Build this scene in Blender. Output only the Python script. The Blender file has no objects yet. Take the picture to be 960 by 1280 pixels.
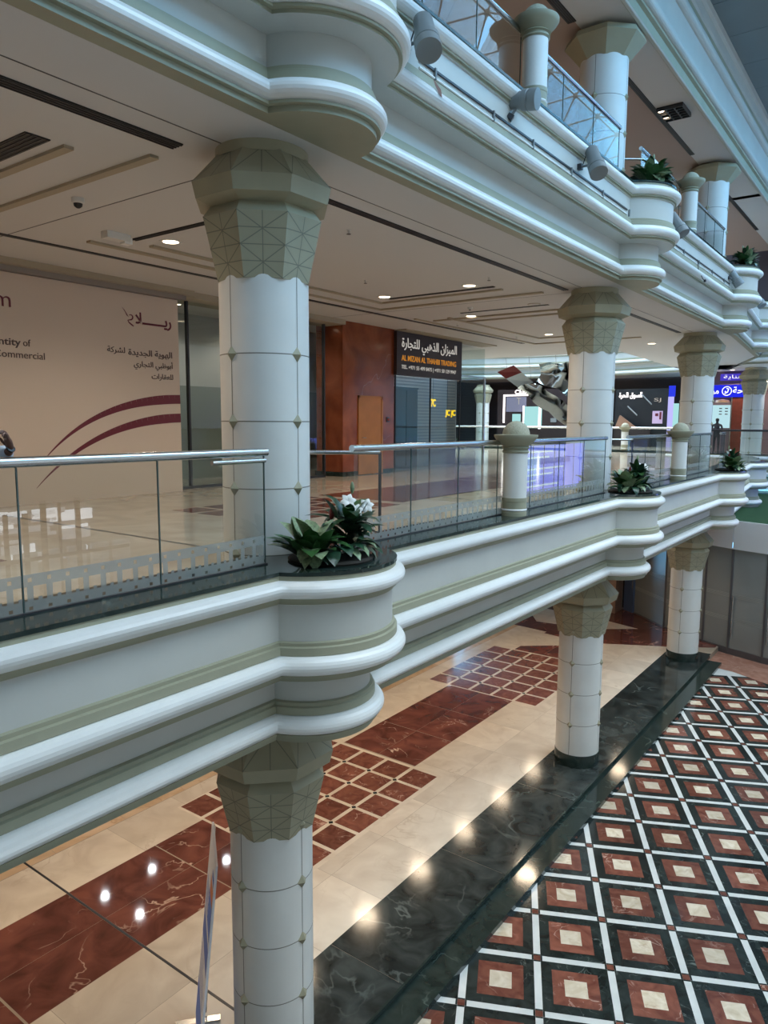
import bpy, bmesh, math, random, unicodedata
from mathutils import Vector, Matrix
random.seed(7)
SC = bpy.context.scene
COL = SC.collection
ZO = 7.02                                   # eye height above the ground storey floor
def W(z): return z + ZO                     # heights below are written relative to the eye
PI = math.pi
# ------------------------------------------------------------------ camera
cam = bpy.data.cameras.new('camera'); cam.sensor_width = 36.0; cam.lens = 910.88/1280*36.0
cam.clip_start = .05; cam.clip_end = 300
camo = bpy.data.objects.new('camera', cam); COL.objects.link(camo)
pit, rol, yaw = 0.122774, 0.005424, 0.634612
fw = Vector((-math.sin(yaw)*math.cos(pit), math.cos(yaw)*math.cos(pit), -math.sin(pit)))
r0 = Vector((math.cos(yaw), math.sin(yaw), 0)); u0 = r0.cross(fw)
rr = math.cos(rol)*r0 + math.sin(rol)*u0; uu = -math.sin(rol)*r0 + math.cos(rol)*u0
camo.matrix_world = Matrix(((rr.x, uu.x, -fw.x, 0), (rr.y, uu.y, -fw.y, 0), (rr.z, uu.z, -fw.z, ZO), (0, 0, 0, 1)))
SC.camera = camo
# ------------------------------------------------------------------ exposure
SC.view_settings.view_transform = 'Standard'; SC.view_settings.look = 'None'
SC.view_settings.gamma = 1.0; SC.view_settings.use_curve_mapping = False
SC.view_settings.exposure = 0.0
SC.cycles.use_denoising = True
SC.cycles.max_bounces = 10; SC.cycles.diffuse_bounces = 5; SC.cycles.glossy_bounces = 4
SC.cycles.transparent_max_bounces = 24; SC.cycles.transmission_bounces = 4
SC.cycles.caustics_reflective = False; SC.cycles.caustics_refractive = False
SC.cycles.sample_clamp_indirect = 6.0
SKY_STRENGTH = 8.5
LAMP = 1.0
# ------------------------------------------------------------------ sky
wd = bpy.data.worlds.new('sky'); SC.world = wd; wd.use_nodes = True
nt = wd.node_tree; nt.nodes.clear()
wo = nt.nodes.new('ShaderNodeOutputWorld'); bg = nt.nodes.new('ShaderNodeBackground')
tc = nt.nodes.new('ShaderNodeTexCoord'); nz = nt.nodes.new('ShaderNodeTexNoise'); rp = nt.nodes.new('ShaderNodeValToRGB')
nz.inputs['Scale'].default_value = 2.2; nz.inputs['Detail'].default_value = 6
rp.color_ramp.elements[0].position = .42; rp.color_ramp.elements[0].color = (.16, .47, .80, 1)
rp.color_ramp.elements[1].position = .70; rp.color_ramp.elements[1].color = (.84, .93, .98, 1)
nt.links.new(tc.outputs['Generated'], nz.inputs['Vector']); sz_ = nt.nodes.new('ShaderNodeSeparateXYZ'); nt.links.new(tc.outputs['Generated'], sz_.inputs[0])
ma_ = nt.nodes.new('ShaderNodeMath'); ma_.operation = 'MULTIPLY_ADD'; ma_.inputs[1].default_value = .75; ma_.inputs[2].default_value = -.42   # more cloud overhead, bluer lower down
nt.links.new(sz_.outputs['Z'], ma_.inputs[0]); ad_ = nt.nodes.new('ShaderNodeMath'); ad_.operation = 'ADD'
nt.links.new(ma_.outputs[0], ad_.inputs[0]); nt.links.new(nz.outputs['Fac'], ad_.inputs[1]); nt.links.new(ad_.outputs[0], rp.inputs['Fac'])
nt.links.new(rp.outputs['Color'], bg.inputs['Color']); bg.inputs['Strength'].default_value = SKY_STRENGTH
nt.links.new(bg.outputs['Background'], wo.inputs['Surface'])
def portal(name, x0, x1, y0, y1, z):        # guides sky sampling through the skylight openings
    l = bpy.data.lights.new(name, 'AREA'); l.shape = 'RECTANGLE'; l.size = x1-x0; l.size_y = y1-y0
    l.cycles.is_portal = True
    o = bpy.data.objects.new(name, l); COL.objects.link(o); o.location = ((x0+x1)/2, (y0+y1)/2, z)
portal('skylight_portal', -2.0, 5.6, 0, 44, W(8.95))
portal('court_skylight_portal', -28, -9, 27.5, 46, W(9.0))

# ================================================================== materials
MATS = {}
def newmat(name):
    m = bpy.data.materials.new(name); m.use_nodes = True; n = m.node_tree
    for x in list(n.nodes): n.nodes.remove(x)
    o = n.nodes.new('ShaderNodeOutputMaterial'); MATS[name] = m
    return m, n, o
def setin(node, **k):
    for a, b in k.items():
        a = a.replace('_', ' ')
        if a in node.inputs: node.inputs[a].default_value = b
def pbr(name, col, rough=.5, metal=0., spec=.5, noise=0., nscale=6., bump=0., bscale=40., emit=None, estr=0.):
    m, n, o = newmat(name); p = n.nodes.new('ShaderNodeBsdfPrincipled')
    p.inputs['Base Color'].default_value = (*col, 1); setin(p, Roughness=rough, Metallic=metal)
    p.inputs['Specular IOR Level'].default_value = spec
    if noise > 0:
        t = n.nodes.new('ShaderNodeTexCoord'); a = n.nodes.new('ShaderNodeTexNoise')
        a.inputs['Scale'].default_value = nscale; a.inputs['Detail'].default_value = 5
        g = n.nodes.new('ShaderNodeNewGeometry')
        n.links.new(g.outputs['Position'], a.inputs['Vector'])
        r = n.nodes.new('ShaderNodeValToRGB')
        r.color_ramp.elements[0].position = .3; r.color_ramp.elements[1].position = .7
        r.color_ramp.elements[0].color = (*[c*(1-noise) for c in col], 1)
        r.color_ramp.elements[1].color = (*[min(1, c*(1+noise)) for c in col], 1)
        n.links.new(a.outputs['Fac'], r.inputs['Fac']); n.links.new(r.outputs['Color'], p.inputs['Base Color'])
    if bump > 0:
        g = n.nodes.new('ShaderNodeNewGeometry'); a = n.nodes.new('ShaderNodeTexNoise'); a.inputs['Scale'].default_value = bscale
        b = n.nodes.new('ShaderNodeBump'); b.inputs['Strength'].default_value = bump; b.inputs['Distance'].default_value = .01
        n.links.new(g.outputs['Position'], a.inputs['Vector']); n.links.new(a.outputs['Fac'], b.inputs['Height']); n.links.new(b.outputs['Normal'], p.inputs['Normal'])
    if emit: p.inputs['Emission Color'].default_value = (*emit, 1); p.inputs['Emission Strength'].default_value = estr
    n.links.new(p.outputs[0], o.inputs[0]); return m
def emis(name, col, s):
    m, n, o = newmat(name); e = n.nodes.new('ShaderNodeEmission'); e.inputs[0].default_value = (*col, 1); e.inputs[1].default_value = s
    n.links.new(e.outputs[0], o.inputs[0]); return m
def marble(name, c1, c2, vein, vscale=1.6, vwidth=.018, nscale=3., rough=.12, island=.0, vamt=1., spec=.5):
    m, n, o = newmat(name); N = n.nodes.new; L = n.links.new
    p = N('ShaderNodeBsdfPrincipled'); setin(p, Roughness=rough); p.inputs['Specular IOR Level'].default_value = spec
    g = N('ShaderNodeNewGeometry')
    add = N('ShaderNodeVectorMath'); add.operation = 'ADD'
    sc = N('ShaderNodeMath'); sc.operation = 'MULTIPLY'; sc.inputs[1].default_value = 40.0
    L(g.outputs['Random Per Island'], sc.inputs[0]); L(g.outputs['Position'], add.inputs[0]); L(sc.outputs[0], add.inputs[1])
    a = N('ShaderNodeTexNoise'); a.inputs['Scale'].default_value = nscale; a.inputs['Detail'].default_value = 8; a.inputs['Distortion'].default_value = 1.2
    L(add.outputs[0], a.inputs['Vector'])
    r = N('ShaderNodeValToRGB'); r.color_ramp.elements[0].position = .32; r.color_ramp.elements[1].position = .68
    r.color_ramp.elements[0].color = (*c1, 1); r.color_ramp.elements[1].color = (*c2, 1); L(a.outputs['Fac'], r.inputs['Fac'])
    # thin veins: bands where a distorted noise crosses its middle
    dn = N('ShaderNodeTexNoise'); dn.inputs['Scale'].default_value = vscale; dn.inputs['Detail'].default_value = 4; dn.inputs['Distortion'].default_value = .6
    L(add.outputs[0], dn.inputs['Vector'])
    s = N('ShaderNodeMath'); s.operation = 'SUBTRACT'; s.inputs[1].default_value = .5; L(dn.outputs['Fac'], s.inputs[0])
    ab = N('ShaderNodeMath'); ab.operation = 'ABSOLUTE'; L(s.outputs[0], ab.inputs[0])
    mr = N('ShaderNodeMapRange'); mr.inputs['From Min'].default_value = 0; mr.inputs['From Max'].default_value = vwidth
    mr.inputs['To Min'].default_value = 1; mr.inputs['To Max'].default_value = 0; L(ab.outputs[0], mr.inputs['Value'])
    mk = N('ShaderNodeTexNoise'); mk.inputs['Scale'].default_value = vscale*.8; L(add.outputs[0], mk.inputs['Vector'])
    mk2 = N('ShaderNodeMapRange'); mk2.inputs['From Min'].default_value = .5; mk2.inputs['From Max'].default_value = .7; L(mk.outputs['Fac'], mk2.inputs['Value'])
    mu = N('ShaderNodeMath'); mu.operation = 'MULTIPLY'; L(mr.outputs[0], mu.inputs[0]); L(mk2.outputs[0], mu.inputs[1])
    mu2 = N('ShaderNodeMath'); mu2.operation = 'MULTIPLY'; mu2.inputs[1].default_value = vamt; L(mu.outputs[0], mu2.inputs[0])
    mx = N('ShaderNodeMix'); mx.data_type = 'RGBA'; L(mu2.outputs[0], mx.inputs['Factor']); L(r.outputs['Color'], mx.inputs['A']); mx.inputs['B'].default_value = (*vein, 1)
    out = mx.outputs['Result']
    if island > 0:
        hs = N('ShaderNodeHueSaturation'); v = N('ShaderNodeMapRange'); v.inputs['To Min'].default_value = 1-island; v.inputs['To Max'].default_value = 1+island
        L(g.outputs['Random Per Island'], v.inputs['Value']); L(v.outputs[0], hs.inputs['Value']); L(out, hs.inputs['Color']); out = hs.outputs['Color']
    L(out, p.inputs['Base Color']); L(p.outputs[0], o.inputs[0]); return m
def glass(name, tint=(.88, .93, .91), refl=1.0, frost=None, ior=1.55):
    """clear pane: see-through plus Fresnel mirror; frost = (z0, pitch) prints the frosted film band along Y"""
    m, n, o = newmat(name); N = n.nodes.new; L = n.links.new
    t = N('ShaderNodeBsdfTransparent'); t.inputs[0].default_value = (*tint, 1)
    gl = N('ShaderNodeBsdfGlossy'); gl.inputs['Roughness'].default_value = 0.0; gl.inputs[0].default_value = (.95, .97, .97, 1)
    fr = N('ShaderNodeFresnel'); fr.inputs['IOR'].default_value = ior
    mu = N('ShaderNodeMath'); mu.operation = 'MULTIPLY'; mu.inputs[1].default_value = refl; mu.use_clamp = True; L(fr.outputs[0], mu.inputs[0])
    mx = N('ShaderNodeMixShader'); L(mu.outputs[0], mx.inputs[0]); L(t.outputs[0], mx.inputs[1]); L(gl.outputs[0], mx.inputs[2])
    last = mx.outputs[0]
    if frost:
        z0, pitch = frost
        g = N('ShaderNodeNewGeometry'); sp = N('ShaderNodeSeparateXYZ'); L(g.outputs['Position'], sp.inputs[0])
        def M(op, a, b=None):
            k = N('ShaderNodeMath'); k.operation = op
            for i, v in enumerate((a, b)):
                if v is None: continue
                if isinstance(v, (int, float)): k.inputs[i].default_value = v
                else: L(v, k.inputs[i])
            return k.outputs[0]
        fy = M('FRACT', M('DIVIDE', sp.outputs['Y'], pitch)); h = M('SUBTRACT', sp.outputs['Z'], z0)
        def band(v, a, b): return M('MULTIPLY', M('GREATER_THAN', v, a), M('LESS_THAN', v, b))
        body = band(h, 0.0, .268)
        win = M('MULTIPLY', band(h, .085, .185), band(fy, .16, .84))
        fy2 = M('FRACT', M('ADD', M('DIVIDE', sp.outputs['Y'], pitch), .5))
        sq = M('MULTIPLY', M('ADD', band(h, .215, .243), band(h, .022, .046)), band(fy2, .40, .60))
        tab = M('MULTIPLY', band(h, .085, .108), band(fy, .40, .60))
        hole = M('MAXIMUM', M('SUBTRACT', win, tab), sq)
        mask = M('MULTIPLY', M('MULTIPLY', body, M('SUBTRACT', 1.0, hole)), .62)
        d = N('ShaderNodeBsdfDiffuse'); d.inputs[0].default_value = (.34, .37, .36, 1)
        m2 = N('ShaderNodeMixShader'); L(mask, m2.inputs[0]); L(last, m2.inputs[1]); L(d.outputs[0], m2.inputs[2]); last = m2.outputs[0]
    L(last, o.inputs[0]); return m

WHITE = pbr('white_paint', (.74, .74, .71), .42, noise=.03, nscale=2.5)
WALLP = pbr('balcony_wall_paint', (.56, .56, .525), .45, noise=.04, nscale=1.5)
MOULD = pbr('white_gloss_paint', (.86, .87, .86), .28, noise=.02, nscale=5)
SAGE = pbr('sage_paint', (.35, .345, .25), .5, noise=.05, nscale=3)
CAP = pbr('sage_capital', (.37, .345, .24), .5, noise=.04, nscale=4)
CAPLINE = pbr('sage_groove', (.20, .20, .15), .6)
SEAM = pbr('seam', (.22, .21, .18), .6)
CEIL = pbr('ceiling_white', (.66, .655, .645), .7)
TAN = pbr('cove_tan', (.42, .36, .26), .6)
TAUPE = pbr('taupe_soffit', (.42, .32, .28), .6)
BLACK = pbr('black_vent', (.012, .011, .012), .5)
DARK = pbr('dark_metal', (.03, .03, .035), .35)
STEEL = pbr('brushed_steel', (.62, .63, .64), .22, metal=1.)
GREYP = pbr('grey_plastic', (.21, .225, .23), .4)
PANEL = pbr('grey_ceiling_panel', (.20, .235, .25), .35, noise=.08, nscale=.8)
GREEN_MARBLE = marble('verde_marble', (.010, .020, .018), (.028, .045, .040), (.16, .22, .20), 2.2, .02, 3.5, .10, .0, .55)
PLINTH = marble('dark_granite', (.008, .011, .011), (.050, .062, .060), (.16, .19, .18), 1.4, .022, 2.0, .12, .12, .7, spec=.3)
RED = marble('rojo_marble', (.085, .026, .021), (.22, .075, .055), (.75, .55, .45), 1.3, .012, 1.6, .055, .12, 1.)
REDT = marble('rojo_tile', (.135, .043, .031), (.255, .095, .065), (.7, .5, .42), 3.0, .014, 4.0, .12, .25, .8)
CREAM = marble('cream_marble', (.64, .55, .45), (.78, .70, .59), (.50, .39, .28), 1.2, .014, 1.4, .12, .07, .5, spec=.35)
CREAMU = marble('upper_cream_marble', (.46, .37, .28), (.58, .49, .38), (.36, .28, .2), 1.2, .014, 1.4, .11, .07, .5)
TANM = marble('tan_marble', (.55, .37, .22), (.72, .54, .37), (.40, .22, .12), 1.2, .02, 1.2, .14, .10, .6)
CREAMT = marble('cream_tile', (.62, .52, .38), (.82, .74, .62), (.45, .30, .18), 4.0, .03, 5.0, .14, .2, .6)
WHITEM = marble('white_marble', (.68, .72, .72), (.80, .83, .83), (.6, .6, .6), 2, .01, 2, .14, .05, .3)
BLACKT = marble('black_tile', (.010, .014, .014), (.03, .042, .040), (.25, .30, .28), 3.5, .012, 4.0, .12, .2, .7)
PINK = marble('pink_marble', (.36, .17, .12), (.52, .28, .21), (.7, .5, .4), 2, .02, 3, .14, .1, .6)
GROUT = pbr('grout', (.36, .29, .22), .6)
GLASS1 = glass('balustrade_glass', (.86, .91, .89), 1.25, (W(-1.30), .137))
GLASS2 = glass('balustrade_glass_plain', (.80, .87, .86), 1.15)
SHOPGL = glass('shop_glass', (.80, .86, .85), 1.1)
EDGE = pbr('glass_edge', (.06, .10, .095), .15)
HOARD = pbr('hoarding_vinyl', (.72, .59, .48), .45)
MAROON = pbr('maroon_print', (.16, .015, .03), .5)
INK = pbr('brown_ink', (.10, .055, .045), .5)
WOOD = pbr('orange_wood', (.42, .17, .045), .4, noise=.12, nscale=3)
SIGNBR = pbr('sign_brown', (.045, .028, .026), .45)
SIGNW = emis('sign_white', (.85, .80, .72), .55)
SIGNO = emis('sign_amber', (.85, .34, .05), .55)
YEL = emis('sign_yellow', (1., .66, .015), 1.6)
LEAF = pbr('leaf_green', (.035, .105, .03), .35, noise=.4, nscale=25)
LEAFD = pbr('leaf_dark', (.02, .06, .032), .3, noise=.35, nscale=25)
LEAFV = pbr('leaf_pale', (.22, .30, .17), .35, noise=.4, nscale=40)
PETAL = pbr('white_petal', (.85, .85, .82), .5)
REDFL = pbr('red_bract', (.16, .008, .008), .45)
SOIL = pbr('soil', (.02, .016, .012), .9)
TURF = pbr('artificial_turf', (.008, .055, .014), .9, noise=.25, nscale=8, bump=.6, bscale=120)
CHROME = pbr('mirror_foil', (.62, .70, .72), .10, metal=1., noise=.05)
STONE = pbr('speckled_stone', (.42, .40, .30), .75, noise=.22, nscale=60, bump=.3, bscale=90)
SKIN = pbr('skin', (.20, .10, .075), .5)
SHIRT = pbr('pale_cloth', (.62, .70, .80), .8)
TROUS = pbr('dark_cloth', (.05, .05, .06), .9)
HAIR = pbr('black_hair', (.012, .01, .009), .6)
WARM = emis('warm_lamp', (1., .80, .55), 9.)
COOL = emis('cool_lamp', (.85, .90, 1.), 3.)

# ================================================================== mesh helpers
BASE = {}
def base(o): return BASE.get(o, Vector((0, 0, 0))) if o else Vector((0, 0, 0))
class MB:
    def __init__(s): s.v = []; s.f = []; s.m = []
    def add(s, vs, fs, mi=0):
        k = len(s.v); s.v += [tuple(q) for q in vs]
        for f in fs: s.f.append([k+i for i in f]); s.m.append(mi)
        return s
    def quad(s, a, b, c, d, mi=0): return s.add([a, b, c, d], [(0, 1, 2, 3)], mi)
    def box(s, x0, x1, y0, y1, z0, z1, mi=0):
        v = [(x, y, z) for z in (z0, z1) for y in (y0, y1) for x in (x0, x1)]
        return s.add(v, [(0, 2, 3, 1), (4, 5, 7, 6), (0, 1, 5, 4), (2, 6, 7, 3), (0, 4, 6, 2), (1, 3, 7, 5)], mi)
    def obox(s, c, ax, ay, az, mi=0):      # oriented box: centre + half vectors
        c, ax, ay, az = map(Vector, (c, ax, ay, az)); v = []
        for k in (-1, 1):
            for j in (-1, 1):
                for i in (-1, 1): v.append(c+ax*i+ay*j+az*k)
        return s.add(v, [(0, 2, 3, 1), (4, 5, 7, 6), (0, 1, 5, 4), (2, 6, 7, 3), (0, 4, 6, 2), (1, 3, 7, 5)], mi)
    def prism(s, poly, z0, z1, mi=0, mtop=None):
        n = len(poly); v = [(x, y, z0) for x, y in poly]+[(x, y, z1) for x, y in poly]
        s.add(v, [list(range(n))[::-1]]+[(i, (i+1) % n, n+(i+1) % n, n+i) for i in range(n)], mi)
        return s.add([(x, y, z1) for x, y in poly], [list(range(n))], mi if mtop is None else mtop)
    def lathe(s, prof, c=(0, 0, 0), n=32, mi=0, a0=0., cap=True, axis=None):
        """prof: list of (r, z); axis: optional direction to spin about"""
        c = Vector(c); k = len(s.v); R = Matrix.Identity(3)
        if axis is not None: R = Vector((0, 0, 1)).rotation_difference(Vector(axis)).to_matrix()
        for r, z in prof:
            for i in range(n):
                a = a0+2*PI*i/n; s.v.append(tuple(c+R @ Vector((r*math.cos(a), r*math.sin(a), z))))
        for j in range(len(prof)-1):
            for i in range(n):
                a, b = k+j*n+i, k+j*n+(i+1) % n; s.f.append([a, b, b+n, a+n]); s.m.append(mi)
        if cap:
            s.f.append([k+i for i in range(n)][::-1]); s.m.append(mi)
            e = k+(len(prof)-1)*n; s.f.append([e+i for i in range(n)]); s.m.append(mi)
        return s
    def tube(s, pts, r, n=10, mi=0):
        pts = [Vector(p) for p in pts]; k = len(s.v); rs = r if isinstance(r, (list, tuple)) else [r]*len(pts); up = None
        for i, p in enumerate(pts):
            d = (pts[min(i+1, len(pts)-1)]-pts[max(i-1, 0)]).normalized()
            if up is None: up = d.orthogonal().normalized()
            up = (up-d*up.dot(d)); up = up.normalized() if up.length > 1e-6 else d.orthogonal().normalized()
            w = d.cross(up)
            for j in range(n):
                a = 2*PI*j/n; s.v.append(tuple(p+(up*math.cos(a)+w*math.sin(a))*rs[i]))
        for i in range(len(pts)-1):
            for j in range(n):
                a, b = k+i*n+j, k+i*n+(j+1) % n; s.f.append([a, b, b+n, a+n]); s.m.append(mi)
        s.f.append([k+j for j in range(n)][::-1]); s.m.append(mi)
        e = k+(len(pts)-1)*n; s.f.append([e+j for j in range(n)]); s.m.append(mi)
        return s
    def grid(s, rows, mi=0):
        k = len(s.v); n = len(rows[0])
        for r in rows: s.v += [tuple(p) for p in r]
        for j in range(len(rows)-1):
            for i in range(n-1):
                a = k+j*n+i; s.f.append([a, a+1, a+n+1, a+n]); s.m.append(mi)
        return s
    def build(s, name, mats, parent=None, smooth=None):
        me = bpy.data.meshes.new(name); b = base(parent)
        me.from_pydata([(x-b.x, y-b.y, z-b.z) for x, y, z in s.v], [], s.f)
        if not isinstance(mats, (list, tuple)): mats = [mats]
        for m in mats: me.materials.append(m)
        me.polygons.foreach_set('material_index', s.m)
        if smooth:
            me.polygons.foreach_set('use_smooth', [True]*len(s.f)); me.set_sharp_from_angle(angle=math.radians(smooth))
        me.update(); o = bpy.data.objects.new(name, me); COL.objects.link(o)
        if parent: o.parent = parent; BASE[o] = b
        return o
def tag(o, label, cat, group=None, kind=None):
    o['label'] = label; o['category'] = cat
    if group: o['group'] = group
    if kind: o['kind'] = kind
    return o
def thing(name, label, cat, loc=(0, 0, 0), group=None, rz=0.):
    o = bpy.data.objects.new(name, None); COL.objects.link(o); o.location = loc; o.rotation_euler = (0, 0, rz); o.empty_display_size = .1
    BASE[o] = Vector(loc); return tag(o, label, cat, group)
def struct(o, label=None):
    o['kind'] = 'structure'
    if label: o['label'] = label
    return o
def copy_tree(o, parent=None):
    c = o.copy(); COL.objects.link(c)
    if parent: c.parent = parent
    for ch in list(o.children): copy_tree(ch, c)
    return c
def dup(o, loc, label, rz=None):
    c = copy_tree(o); c.location = loc; c['label'] = label
    if rz is not None: c.rotation_euler = (0, 0, rz)
    return c
# Arabic letters in joined forms, written right to left
FORMS = {}
for cp in range(0xFE80, 0xFEFD):
    d = unicodedata.decomposition(chr(cp)).split()
    if len(d) == 2: FORMS.setdefault(chr(int(d[1], 16)), {})[d[0].strip('<>')] = chr(cp)
NOJOIN = set('اأإآدذرزوةىء')
def arabic(s):
    out = []; i = 0; prev = False; s = s.replace('لا', '\uE000')
    for i, c in enumerate(s):
        if c == '\uE000':
            out.append('\uFEFC' if prev else '\uFEFB'); prev = False; continue
        if c == 'ـ': out.append(c); prev = True; continue
        if c not in FORMS: out.append(c); prev = False; continue
        nx = s[i+1] if i+1 < len(s) else ' '
        nj = (nx in FORMS or nx in 'ـ\uE000') and c not in NOJOIN and nx != 'ء'
        key = ('medial' if nj else 'final') if prev else ('initial' if nj else 'isolated')
        out.append(FORMS[c].get(key, FORMS[c].get('isolated', c))); prev = c not in NOJOIN
    return ''.join(reversed(out))
def text(body, name, mat, parent, org, right, up, width=None, height=None, size=1., bold=0., align='LEFT', depth=.004):
    cu = bpy.data.curves.new('t', 'FONT'); cu.body = body; cu.size = 1.; cu.extrude = .01; cu.offset = bold; cu.resolution_u = 3
    to = bpy.data.objects.new('t', cu); COL.objects.link(to); bpy.context.view_layer.update()
    dg = bpy.context.evaluated_depsgraph_get(); me = bpy.data.meshes.new_from_object(to.evaluated_get(dg))
    bpy.data.objects.remove(to); 
    xs = [v.co.x for v in me.vertices]; ys = [v.co.y for v in me.vertices]
    x0, x1, y0, y1 = min(xs), max(xs), min(ys), max(ys)
    sx = width/(x1-x0) if width else size; sy = height/(y1-y0) if height else sx
    ax = {'LEFT': x0, 'RIGHT': x1, 'CENTER': (x0+x1)/2}[align]
    org, right, up = Vector(org), Vector(right).normalized(), Vector(up).normalized(); nn = right.cross(up); b = base(parent)
    for v in me.vertices:
        p = org+right*((v.co.x-ax)*sx)+up*((v.co.y-y0)*sy)+nn*(v.co.z/.01*depth) - b
        v.co = p
    me.materials.clear(); me.materials.append(mat); me.name = name
    o = bpy.data.objects.new(name, me); COL.objects.link(o)
    if parent: o.parent = parent; BASE[o] = b
    return o

# ================================================================== levels (eye-relative)
L0, CT, L1, L2 = -7.02, -7.17, -1.42, 4.08
C0, C1, C2, CP = -2.94, 2.56, 7.20, 8.88
PY = [5.25, 14.03, 22.4]                    # planters and columns along the balcony
# ---- balcony plan: R is the distance outwards; straight face at X = R-5.28, planters are arcs of radius R
def plan(R, ys, y0, y1, N=26):
    p = [(R-5.28, y0)]
    for yc in ys:
        a = math.acos(max(-1, min(1, (R-.5)/R))) if R > 0 else 0
        for i in range(N+1):
            t = -a+2*a*i/N; p.append((-4.78+R*math.cos(t), yc+R*math.sin(t)))
    return p+[(R-5.28, y1)]
def torus(cx, cz, rx, rz, n=10): return [(cx+rx*math.cos(t), cz+rz*math.sin(t)) for t in [PI/2-PI*i/n for i in range(n+1)]]
BODY = [(.50, -1.335, 1), (.858, -1.335, 1), (.858, -1.375, 1), (.85, -1.375, 1), (.85, -1.535, 1), (.872, -1.535, 1), (.872, -1.56, 1), (.845, -1.565, 1), (.845, -1.59, 0), (.825, -1.60, 0), (.825, -1.925, 1),
        (.85, -1.935, 1), (.85, -1.965, 1), (.872, -1.975, 1), (.872, -2.045, 1), (.86, -2.05, 1), (.86, -2.225, 1), (.885, -2.225, 1), (.885, -2.25, 1), (.85, -2.255, 1), (.85, -2.285, 0),
        (.605, -2.30, 0), (.605, -2.56, 1), (.635, -2.57, 1), (.635, -2.60, 1), (.655, -2.61, 1), (.655, -2.68, 1), (.645, -2.685, 1), (.645, -2.86, 1), (.69, -2.86, 1), (.69, -2.885, 1), (.65, -2.89, 1), (.65, -2.94, 1), (.502, -2.94, 1)]
TORI = [torus(.85, -1.455, .10, .08), torus(.86, -2.137, .10, .088), torus(.645, -2.772, .105, .09)]
def sweep(prof, pathf, dz, mats, name, parent=None, mis=None, smooth=35, discs=None):
    b = MB()
    paths = [[(x, y, W(z+dz)) for x, y in pathf(R)] for R, z in [(q[0], q[1]) for q in prof]]
    n = len(paths[0])
    for j in range(len(prof)-1):
        k = len(b.v); b.v += paths[j]+paths[j+1]; mi = prof[j][2] if len(prof[j]) > 2 else 0
        for i in range(n-1): b.f.append([k+i, k+n+i, k+n+i+1, k+i+1]); b.m.append(mi)
    if discs:
        for d in discs(paths[-1]): b.add(d, [list(range(len(d)))], 1)
    return b.build(name, mats, parent, smooth)
def fascia(num, dz, pathf, label, discs=None):
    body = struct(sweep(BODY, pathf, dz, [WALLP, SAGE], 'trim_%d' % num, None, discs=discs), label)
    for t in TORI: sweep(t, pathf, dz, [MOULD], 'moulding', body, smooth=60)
    return body
def rot(pathf, piv, ang, off=(0, 0)):
    c, s = math.cos(ang), math.sin(ang)
    return lambda R: [(piv[0]+(x-piv[0])*c-(y-piv[1])*s+off[0], piv[1]+(x-piv[0])*s+(y-piv[1])*c+off[1]) for x, y in pathf(R)]
def pdiscs(ys, N=26):
    def f(path):
        out = []
        for i in range(len(ys)): s = path[1+i*(N+1):1+(i+1)*(N+1)]; out.append([(x, y, z) for x, y, z in s])
        return out
    return f
YB = 23.6
main = lambda R: plan(R, PY, -9.9, YB)
segB = rot(lambda R: plan(R, [28.9], YB-.05, 31.2), (-5.28, YB), math.radians(5.0))
segC = rot(lambda R: plan(R, [], 31.0, 38.0), (-5.94, 31.2), math.radians(20.0), (-.66, 0))
n = 1
for dz, nm in ((0, 'first'), (5.5, 'upper')):
    fascia(n, dz, main, 'white three-moulding balcony edge of the %s storey' % nm, pdiscs(PY)); n += 1
    fascia(n, dz, segB, 'far bend of the %s storey balcony edge' % nm, pdiscs([28.9])); n += 1
    fascia(n, dz, segC, 'farthest run of the %s storey balcony edge' % nm); n += 1
    far = lambda R: [(-9.5, 35.6-R), (6.5, 35.6-R)]
    fascia(n, dz, far, '%s storey balcony edge across the end of the court' % nm); n += 1
# granite caps on the balcony edge
def cap(pathf, dz, name, label):
    R = .868; p = pathf(R); q = p+[(pathf(.1)[-1][0], pathf(.1)[-1][1]), (pathf(.1)[0][0], pathf(.1)[0][1])]
    b = MB().prism(q, W(-1.334+dz), W(-1.30+dz)); return struct(b.build(name, GREEN_MARBLE), label)
for dz, nm in ((0, 'first'), (5.5, 'upper')):
    for pf, w in ((main, 'near'), (segB, 'bend'), (segC, 'far')):
        cap(pf, dz, 'trim_%d' % n, 'dark green marble coping, %s part, %s storey' % (w, nm)); n += 1
    b = MB().box(-9.5, 6.5, 34.73, 35.5, W(-1.334+dz), W(-1.30+dz)); struct(b.build('trim_%d' % n, GREEN_MARBLE), 'coping across the court end, %s storey' % nm); n += 1

# ================================================================== room shell
def edgeline(R):                            # balcony line used to cut floors and ceilings
    return [(R-5.28, -9.9), (R-5.28, YB)]+[segB(R)[-1]]+[segC(R)[-1]]
def slab(name, poly, z0, z1, mats, mtop=None, label=None):
    return struct(MB().prism(poly, W(z0), W(z1), 0, mtop).build(name, mats), label)
# ground storey: floor base and court
b = MB(); b.box(-16, -4.745, -9.9, 30, W(L0-.4), W(L0))
def flat(b, x0, x1, y0, y1, dz, mi): b.quad((x0, y0, W(L0+dz)), (x1, y0, W(L0+dz)), (x1, y1, W(L0+dz)), (x0, y1, W(L0+dz)), mi)
FM = [GROUT, CREAM, RED, REDT, BLACKT, TANM, PLINTH, WHITEM]
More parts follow.
